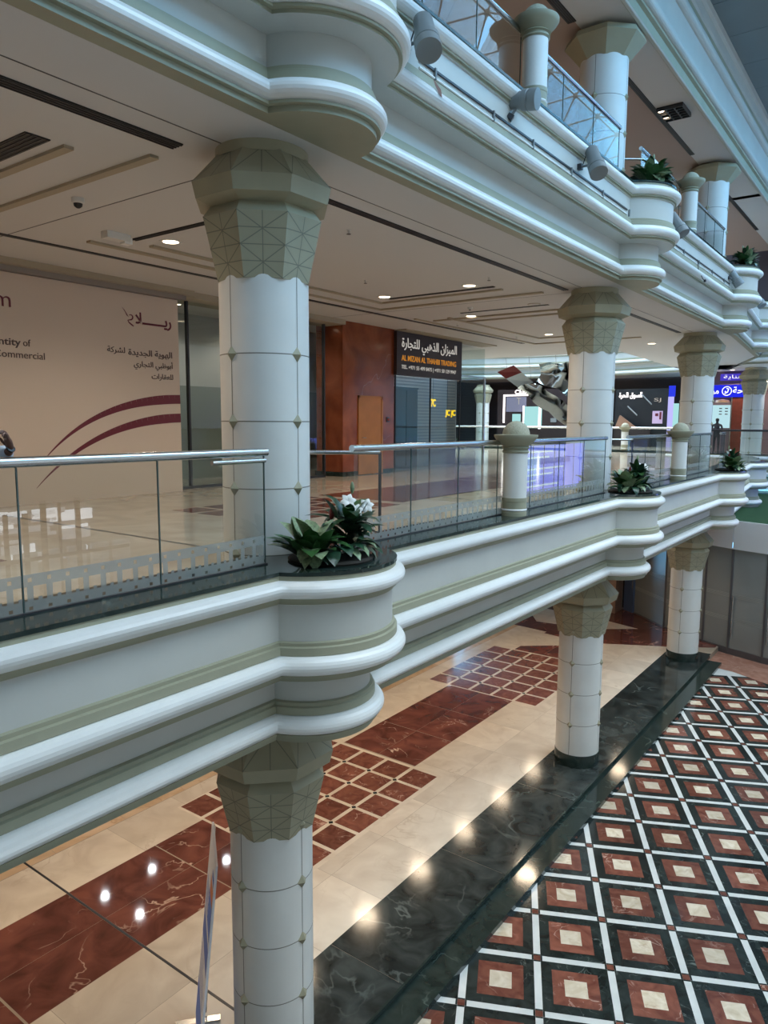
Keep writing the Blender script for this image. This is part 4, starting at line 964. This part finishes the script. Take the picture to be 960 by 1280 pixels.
# far railing on the same storey
t = thing('glass_railing', 'distant glass railing with steel handrail across the far hall', 'railing', (-22, 36, W(L1)))
MB().tube([(-26, 36.2, W(-.22)), (-9.0, 36.2, W(-.22))], .05, 10).build('handrail', STEEL, t, 50)
for i in range(9): MB().quad((-26+i*1.88, 36.2, W(L1+.1)), (-26+i*1.88+1.86, 36.2, W(L1+.1)), (-26+i*1.88+1.86, 36.2, W(-.25)), (-26+i*1.88, 36.2, W(-.25))).build('glass_panel', GLASS2, t)
MB().box(-26, -9, 36.1, 36.3, W(L1), W(L1+.12)).build('kerb', GREEN_MARBLE, t)
t = thing('glass_railing', 'distant railing across the court end, in front of the blue shop sign', 'railing', (-9.4, 34.95, W(-1.30)))
MB().tube([(-9.4, 34.95, W(-.28)), (6.4, 34.95, W(-.28))], .045, 10).build('handrail', DARK, t, 50)
for i in range(10): MB().quad((-9.4+i*1.58, 34.95, W(-1.3)), (-9.4+i*1.58+1.56, 34.95, W(-1.3)), (-9.4+i*1.58+1.56, 34.95, W(-.3)), (-9.4+i*1.58, 34.95, W(-.3))).build('glass_panel', GLASS2, t)
# shop with a bright framed portal
LILAC = emis('lilac_panel', (.55, .52, 1.), 1.0); TEAL = emis('teal_panel', (.45, .85, .85), .9); LEDW = emis('white_led', (1., .93, .93), 3.5); GLOWR = emis('rose_glow', (.9, .55, .6), .35)
t = thing('far_shop', 'dark far shop with a glowing white frame and a white sign', 'shop', (-21.8, 46, W(L1)))
MB().box(-24.1, -19.0, 46, 46.3, W(L1), W(2.25)).build('dark_facade', BROWNW, t)
b = MB(); b.box(-23.62, -23.52, 45.94, 46, W(.0), W(1.90)); b.box(-23.62, -21.8, 45.94, 46, W(1.82), W(1.92)); b.build('lit_frame', LEDW, t)
MB().box(-23.4, -21.9, 45.96, 46, W(.75), W(1.75)).build('shop_window', pbr('mauve_glass', (.22, .20, .26), .2), t)
text('Club', 'lettering', LEDW, t, (-22.75, 45.95, W(1.94)), (1, 0, 0), UP, width=.85, height=.30, bold=.01)
text('T', 'lettering', SIGNW, t, (-22.6, 45.95, W(1.25)), (1, 0, 0), UP, width=.3, height=.45)
b = MB(); b.box(-22.1, -20.75, 45.93, 46, W(-.35), W(1.1)); b.box(-22.9, -22.3, 45.93, 46, W(.1), W(.6)); b.build('lit_panel', TEAL, t)
b = MB(); b.box(-20.95, -20.80, 45.9, 45.94, W(-.4), W(1.15)); b.box(-22.1, -22.02, 45.9, 45.94, W(-.4), W(1.15)); b.build('panel_frame', LEDW, t)
MB().box(-20.1, -19.7, 45.93, 46, W(.05), W(.32)).build('wall_plate', GREYP, t)
# dark shop right of the second column
t = thing('far_shop', 'black far shop with white Arabic sign and posters, seen right of the second column', 'shop', (-14, 46, W(L1)))
MB().box(-15.8, -12.55, 46, 46.3, W(L1), W(2.12)).build('dark_facade', BLACK, t)
text(arabic('السوق الحرة'), 'lettering', LEDW, t, (-14.15, 45.95, W(1.50)), (1, 0, 0), UP, width=1.42, height=.42, align='RIGHT', bold=.01)
b = MB(); b.box(-13.47, -12.87, 45.94, 46, W(.0), W(.76)); b.build('poster', pbr('pink_poster', (.50, .36, .52), .5, emit=(.5, .36, .5), estr=.35), t)
b = MB(); b.box(-13.30, -13.12, 45.92, 45.94, W(.45), W(.62)); b.box(-13.05, -12.93, 45.92, 45.94, W(.25), W(.70)); b.build('poster_print', MAROON, t)
text('SJ', 'lettering', SIGNW, t, (-13.42, 45.95, W(1.28)), (1, 0, 0), UP, width=.42, height=.26)
t = thing('escalator', 'dim escalator balustrade slanting inside the dark far shop', 'escalator', (-14.4, 45.5, W(L1)))
for q0, q1 in (((-14.9, 1.05), (-14.3, .5)), ((-14.1, 1.8), (-13.45, 1.15))): MB().tube([(q0[0], 45.6, W(q0[1])), (q1[0], 45.6, W(q1[1]))], .045, 6).build('handrail', GREYP, t)
MB().box(-15.6, -13.4, 45.35, 45.65, W(L1), W(-.3)).build('plinth', BROWNW, t)
MB().add([(-15.6, 45.4, W(-.3)), (-15.3, 45.4, W(.5)), (-14.2, 45.4, W(-.3)), (-15.6, 45.6, W(-.3)), (-15.3, 45.6, W(.5)), (-14.2, 45.6, W(-.3))], [(0, 2, 1), (3, 4, 5), (0, 1, 4, 3), (1, 2, 5, 4), (0, 3, 5, 2)]).build('timber_side', pbr('dim_timber', (.30, .16, .10), .5), t)
t = thing('lit_banner', 'lilac lit banner with a blue top, left of the third column', 'banner', (-12.3, 45.8, W(L1)))
MB().box(-12.52, -12.20, 45.7, 45.8, W(L1), W(1.6)).build('panel', LILAC, t); MB().box(-12.50, -12.15, 45.68, 45.82, W(1.6), W(2.25)).build('blue_top', emis('deep_blue', (.03, .05, .8), 1.), t); MB().box(-12.20, -11.9, 45.7, 45.8, W(L1), W(1.2)).build('teal_edge', TEAL, t)
# blue-signed shop at the right
t = thing('far_shop', 'far shop with a bright blue Arabic sign, a lit window and a red wooden wall', 'shop', (-7.6, 39, W(L1)))
BLUE = emis('blue_sign', (.02, .03, .85), .95)
MB().box(-9.5, -4.5, 39.2, 39.5, W(L1), W(C1)).build('facade', pbr('dim_facade', (.20, .13, .14), .5), t)
MB().box(-9.4, -6.6, 39.05, 39.2, W(1.30), W(1.90)).build('sign_board', BLUE, t)
def sz(x, z): return (x, 39.04, W(z))
SW2 = emis('sign_white_bright', (1, 1, 1), 1.2)
text(arabic('راحة'), 'lettering', SW2, t, sz(-6.95, 1.38), (1, 0, 0), UP, width=.72, height=.42, align='RIGHT', bold=.02)
text(arabic('مركز'), 'lettering', SW2, t, sz(-8.30, 1.38), (1, 0, 0), UP, width=.62, height=.40, align='RIGHT', bold=.02)
b = MB(); b.lathe([(.23, 0), (.23, .01), (.19, .01), (.19, 0)], (-7.94, 39.05, W(1.60)), 28, axis=(0, -1, 0), cap=False); b.tube([(-7.94-.09, 39.03, W(1.48)), (-7.90, 39.03, W(1.55)), (-7.86, 39.03, W(1.70)), (-7.95, 39.03, W(1.72))], .03, 6); b.tube([(-8.02, 39.03, W(1.55)), (-7.98, 39.03, W(1.60))], .03, 6); b.build('round_emblem', SW2, t)
MB().box(-8.6, -7.72, 39.12, 39.2, W(-.2), W(.92)).build('lit_window', emis('mint_window', (.55, .85, .92), .9), t)
b = MB()
for i in range(3):
    for j in range(2): b.box(-8.25+j*.27, -8.12+j*.27, 39.10, 39.12, W(.45+i*.14), W(.50+i*.14))
b.build('window_print', GREYP, t)
MB().box(-7.68, -6.4, 39.10, 39.2, W(L1), W(1.30)).build('red_wood_wall', pbr('red_wood', (.16, .035, .022), .35, noise=.2), t)
MB().box(-7.72, -7.66, 39.05, 39.2, W(L1), W(1.30)).build('mullion', STEEL, t)
MB().lathe([(.02, .1), (.30, .05), (.35, -.06), (.34, -.07)], (-8.05, 38.7, W(1.10)), 20).build('pendant_shade', pbr('brass', (.5, .30, .20), .3, .6), t, 50)
t = thing('wall_sign', 'small violet and blue lit sign above the blue shop sign', 'sign', (-7.5, 39, W(2.2)))
MB().box(-8.25, -6.85, 38.95, 39.05, W(2.10), W(2.42)).build('board', emis('violet_blue', (.10, .07, .75), .7), t)
text(arabic('للعناية'), 'lettering', SW2, t, (-7.0, 38.94, W(2.15)), (1, 0, 0), UP, width=1.1, height=.22, align='RIGHT')
# dark figure by the lit window
def person(name, label, pts, edges, rad, mats, loc, parts):
    pass
# mirror ribbon sculpture
t = thing('hanging_sculpture', 'crumpled mirror foil ribbon hanging under the ceiling left of the second column', 'sculpture', (-13, 28, W(1.2)))
Rr = random.Random(9)
Ltop = [(-13.70, 1.43), (-13.30, 1.22), (-12.95, .90), (-12.60, .62), (-12.25, .42), (-11.95, .22), (-11.55, -.02), (-11.2, -.25)]
Rtop = [(-13.00, 1.64), (-12.75, 1.56), (-12.55, 1.42), (-12.35, 1.30), (-12.05, 1.10), (-11.75, .88), (-11.40, .55), (-11.0, .25)]
rows = []
for (a, c), (d, e) in zip(Ltop, Rtop): rows.append([(a+(d-a)*u, 28+Rr.uniform(-.22, .22)-.1, W(c+(e-c)*u+Rr.uniform(-.05, .05))) for u in (0, .34, .67, 1)])
MB().grid(rows).build('foil_ribbon', CHROME, t, 75)
A, B_, C_, D_ = [(-14.77, 28.1, W(2.13)), (-13.86, 27.8, W(2.36)), (-13.00, 27.9, W(1.64)), (-13.70, 28.0, W(1.43))]
def bl(u, v): return tuple(Vector(A)*(1-u)*(1-v)+Vector(B_)*u*(1-v)+Vector(D_)*(1-u)*v+Vector(C_)*u*v)
b = MB(); b.quad(bl(0, 0), bl(1, 0), bl(1, .42), bl(0, .42), 1); b.quad(bl(0, .42), bl(1, .42), bl(1, 1), bl(0, 1), 0); b.build('printed_panel', [pbr('silver_sheet', (.62, .72, .76), .35, .3), pbr('red_print', (.22, .03, .03), .4)], t)
rows = []
for i, (x0, z0, x1, z1) in enumerate(((-12.9, 2.38, -13.0, 1.70), (-12.5, 2.45, -12.6, 1.50), (-12.1, 2.38, -12.2, 1.40), (-11.7, 2.42, -11.8, 1.10), (-11.2, 2.40, -11.3, .80))):
    rows.append([(x0+(x1-x0)*u, 28.4+Rr.uniform(-.3, .3), W(z0+(z1-z0)*u)) for u in (0, .3, .6, 1)])
o = MB().grid(rows); o.build('foil_sheet', CHROME, t, 75)
for x, z in ((-14.3, 2.2), (-13.2, 1.75), (-12.1, 2.2), (-11.3, 2.3)): MB().tube([(x, 28.1, W(z)), (x, 26.45, W(C2+.01))], .008, 5).build('wire', STEEL, t)
# upper far end: dim dark back wall with lamp
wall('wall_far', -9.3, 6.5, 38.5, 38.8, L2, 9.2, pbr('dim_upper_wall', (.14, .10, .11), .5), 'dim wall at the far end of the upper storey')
b = MB(); b.box(-9.3, 6.5, 36.0, 36.5, W(7.6), W(8.4)); struct(b.build('trim_%d' % n, BROWNW), 'dark beam at the far end of the upper storey'); n += 1
slab('floor', [(-9.3, 35), (6.5, 35), (6.5, 39), (-9.3, 39)], L2-.25, L2, [TANM], label='upper floor across the court end')
slab('floor', [(-9.5, 35), (6.5, 35), (6.5, 39.4), (-9.5, 39.4)], L1-.25, L1, [CREAM], label='first storey floor across the court end')
slab('ceiling', [(-9.5, 35), (6.5, 35), (6.5, 39.4), (-9.5, 39.4)], C1, C1+.2, [CEIL], label='ceiling across the court end')
dup(dl, (-7.6, 38.3, W(C1)), 'far downlight above the blue shop sign'); dup(dl, (-5.5, 37.6, W(C1)), 'far downlight outside the right edge')

# ================================================================== opposite side of the court, seen only mirrored in the glass
t = thing('video_screen', 'free-standing blue and lilac lit screen on the turf roof, mirrored in the railing glass', 'screen', (3.55, 29, W(-2.94)))
SCR = emis('screen_lilac', (.20, .26, 1.), 3.6)
MB().box(3.52, 3.62, 26.0, 34.0, W(-2.94), W(-.95)).build('screen', SCR, t)
b = MB()
for k in range(7): b.box(3.50, 3.52, 26.3, 27.5+Rr.uniform(1, 4), W(-1.25-k*.24), W(-1.18-k*.24))
b.build('bright_line', emis('screen_pale', (.55, .75, 1.), 3.2), t)
b = MB()
for k in range(8): b.box(3.49, 3.51, 26.0+k*1.1, 26.03+k*1.1, W(-2.94), W(-.95))
b.build('seam_line', DARK, t)
MB().box(3.495, 3.52, 26.2, 32.2, W(-1.75), W(-1.5)).build('blue_band', emis('screen_blue', (.07, .12, .95), 2.2), t)
t = thing('far_shop', 'bright shop windows across the court, mirrored in the railing glass at left', 'shop', (6.45, 8, W(-4)))
for wn, ws, cnt in (('window_white', 6.5, 26), ('window_dim', 2.2, 30)):
    b = MB()
    for k in range(cnt):
        y0 = Rr.uniform(5.2, 9.3); z0 = -2.0-1.15*Rr.random()**1.5; b.box(6.42+.01*(cnt % 4), 6.5, y0, y0+Rr.uniform(.12, .7), W(z0-Rr.uniform(.06, .25)), W(z0))
    b.build('lit_window', emis(wn, (.85, .92, 1.), ws), t)
b = MB()
for k in range(11): b.box(6.36, 6.42, 5.2+k*.42, 5.23+k*.42+Rr.random()*.12, W(-4.5), W(-1.7-Rr.random()*.4))
for k in range(4): b.box(6.36, 6.42, 5.5, 10.8, W(-4.5+k*.45), W(-4.42+k*.45))
b.build('frame', DARK, t)
b = MB()
for k in range(9): b.box(6.40, 6.5, 5.6+k*.6, 6.05+k*.6, W(-4.4), W(-2.95))
b.build('display', pbr('pale_display', (.55, .58, .60), .5, emit=(.6, .66, .7), estr=.6), t)

# ================================================================== people
def skin_body(name, verts, edges, mat, parent, sub=2, rootv=0):
    me = bpy.data.meshes.new(name); b = base(parent); me.from_pydata([tuple(Vector(v[:3])-b) for v in verts], edges, []); o = bpy.data.objects.new(name, me); COL.objects.link(o)
    m = o.modifiers.new('s', 'SKIN'); m.use_smooth_shade = True; sv = me.skin_vertices[0].data
    for i, v in enumerate(verts): sv[i].radius = (v[3], v[4] if len(v) > 4 else v[3])
    sv[rootv].use_root = True
    o.modifiers.new('d', 'SUBSURF').levels = sub; o.modifiers['d'].render_levels = sub
    bpy.context.view_layer.update(); dg_ = bpy.context.evaluated_depsgraph_get(); m2 = bpy.data.meshes.new_from_object(o.evaluated_get(dg_))
    bpy.data.objects.remove(o); m2.materials.clear(); m2.materials.append(mat); m2.polygons.foreach_set('use_smooth', [True]*len(m2.polygons))
    o = bpy.data.objects.new(name, m2); COL.objects.link(o); o.parent = parent; BASE[o] = b; return o
px, py = -5.36, 2.075; f = W(L1)
t = thing('person', 'person in a pale blue shirt leaning on the railing at the left edge', 'person', (px, py, f))
V = [(px, py, f+.93, .15, .13), (px+.02, py, f+1.10, .14, .12), (px+.07, py, f+1.28, .16, .12), (px+.12, py, f+1.41, .12, .10), (px+.14, py, f+1.49, .055, .055),
     (px, py+.10, f+.86, .09), (px+.01, py+.11, f+.46, .06), (px-.03, py+.11, f+.09, .045), (px+.13, py+.12, f+.035, .035),
     (px, py-.10, f+.86, .09), (px+.04, py-.11, f+.46, .06), (px+.0, py-.11, f+.09, .045), (px+.16, py-.12, f+.035, .035),
     (px+.12, py+.20, f+1.38, .062), (px+.16, py+.30, f+1.15, .048), (px+.36, py+.36, f+1.19, .040), (px+.48, py+.365, f+1.215, .030),
     (px+.12, py-.20, f+1.38, .062), (px+.18, py-.28, f+1.15, .048), (px+.36, py-.10, f+1.17, .040), (px+.47, py+.05, f+1.19, .030)]
E_ = [(0, 1), (1, 2), (2, 3), (3, 4), (0, 5), (5, 6), (6, 7), (7, 8), (0, 9), (9, 10), (10, 11), (11, 12), (3, 13), (13, 14), (14, 15), (15, 16), (3, 17), (17, 18), (18, 19), (19, 20)]
body = skin_body('body', V, E_, SKIN, t)
# garments: shirt and trousers as slightly larger shells over the same figure
sh = [(v[0], v[1], v[2], v[3]+.014, (v[4] if len(v) > 4 else v[3])+.014) for v in V]
I1 = [0, 1, 2, 3, 13, 14, 15, 16, 17, 18, 19]; mp = {a: i for i, a in enumerate(I1)}
sv_ = [sh[i] for i in I1]; sv_[mp[15]] = (*sv_[mp[15]][:3], .062, .062); sv_[mp[16]] = (px+.465, py+.364, f+1.205, .058, .058)
skin_body('shirt', sv_, [(mp[a], mp[b_]) for a, b_ in E_ if a in mp and b_ in mp], SHIRT, t)
I2 = [0, 5, 6, 7, 9, 10, 11]; mp = {a: i for i, a in enumerate(I2)}
skin_body('trousers', [sh[i] for i in I2], [(mp[a], mp[b_]) for a, b_ in E_ if a in mp and b_ in mp], TROUS, t)
hd = MB()
hc = Vector((px+.17, py, f+1.61))
rowsn = []
for i in range(13):
    th_ = PI*i/12; row = []
    for j in range(21):
        ph = 2*PI*j/20; x = math.sin(th_)*math.cos(ph); y = math.sin(th_)*math.sin(ph); z = math.cos(th_)
        p = Vector((x*.098, y*.076, z*.118))
        if z < -.2: p.x *= .88; p.y *= .82
        if x > .80 and -.45 < z < .1 and abs(y) < .25: p.x += .022*(1-abs(y)/.25)
        row.append(hc+p)
    rowsn.append(row)
hd.grid(rowsn); hd.build('head', SKIN, t, 80)
b = MB(); rowsn = []
for i in range(8):
    th_ = PI*.62*i/7; rowsn.append([hc+Vector((min(.055, math.sin(th_)*math.cos(2*PI*j/20)*.104) if i > 2 else math.sin(th_)*math.cos(2*PI*j/20)*.104, math.sin(th_)*math.sin(2*PI*j/20)*.082, math.cos(th_)*.126)) for j in range(21)])
b.grid(rowsn); b.build('hair', HAIR, t, 80)
b = MB()
for s in (-1, 1): b.lathe([(.001, -.006), (.010, 0), (.001, .006)], hc+Vector((.088, s*.030, .012)), 8)
b.build('eye', BLACK, t)
for s in (-1, 1): MB().lathe([(.005, -.012), (.022, 0), (.016, .012)], hc+Vector((-.005, s*.078, -.005)), 10, axis=(0, s, .0)).build('ear', SKIN, t, 60)
MB().tube([hc+Vector((.082, -.022, -.062)), hc+Vector((.089, 0, -.060)), hc+Vector((.082, .022, -.062))], .005, 6).build('mouth', pbr('lips', (.16, .06, .05), .5), t)
# hand at the end of the left forearm, raised and curled
w0 = Vector((px+.48, py+.365, f+1.22))
HV = [(*w0, .026, .022), (w0.x+.02, w0.y-.015, w0.z+.035, .030, .016), (w0.x+.025, w0.y-.03, w0.z+.075, .034, .014)]
HE = [(0, 1), (1, 2)]
for k in range(4):
    s = (k-1.5)*.019; b0 = Vector((w0.x+.025+s*.9, w0.y-.035, w0.z+.08+.004*(1 if k in (1, 2) else 0))); L_ = [.034, .038, .036, .028][k]
    p1 = b0+Vector((.004, -.012, L_)); p2 = p1+Vector((.012, -.026, L_*.25)); p3 = p2+Vector((.004, -.014, -.022)); i = len(HV)
    HV += [(*b0, .0095), (*p1, .009), (*p2, .0082), (*p3, .0072)]; HE += [(2, i), (i, i+1), (i+1, i+2), (i+2, i+3)]
i = len(HV); HV += [(w0.x-.012, w0.y-.02, w0.z+.035, .011), (w0.x-.022, w0.y-.045, w0.z+.062, .0095), (w0.x-.012, w0.y-.06, w0.z+.085, .008)]; HE += [(1, i), (i, i+1), (i+1, i+2)]
skin_body('hand', HV, HE, SKIN, t, 2)
MB().lathe([(.024, -.009), (.029, -.007), (.029, .007), (.024, .009)], w0+Vector((.006, -.004, .012)), 18, axis=(.9, .15, .6)).build('dark_cuff', DARK, t, 40)
# distant figure by the lit window of the blue shop
px, py, f = -8.15, 38.4, W(L1)
t = thing('person', 'distant dark-clothed person standing in front of the lit window under the blue sign', 'person', (px, py, f))
V = [(px, py, f+.92, .13, .10), (px, py, f+1.15, .14, .10), (px, py, f+1.36, .15, .09), (px, py, f+1.46, .05, .05), (px, py-.01, f+1.58, .075, .085), (px, py, f+1.68, .06, .07),
     (px+.09, py, f+.84, .08), (px+.10, py, f+.46, .058), (px+.10, py+.02, f+.08, .042), (px+.10, py-.12, f+.03, .034), (px-.09, py, f+.84, .08), (px-.10, py, f+.46, .058), (px-.10, py+.02, f+.08, .042), (px-.10, py-.12, f+.03, .034),
     (px+.19, py, f+1.36, .055), (px+.26, py, f+1.10, .042), (px+.20, py-.16, f+.98, .034), (px+.15, py-.22, f+1.0, .026), (px-.19, py, f+1.36, .055), (px-.25, py, f+1.10, .042), (px-.22, py-.10, f+.88, .034), (px-.21, py-.13, f+.80, .026)]
E_ = [(0, 1), (1, 2), (2, 3), (3, 4), (4, 5), (0, 6), (6, 7), (7, 8), (8, 9), (0, 10), (10, 11), (11, 12), (12, 13), (2, 14), (14, 15), (15, 16), (16, 17), (2, 18), (18, 19), (19, 20), (20, 21)]
skin_body('body', V, E_, TROUS, t); MB().lathe([(.02, .0), (.06, .03), (.086, .10), (.075, .17), (.001, .20)], (px, py, f+1.50), 16).build('hair', HAIR, t, 60)
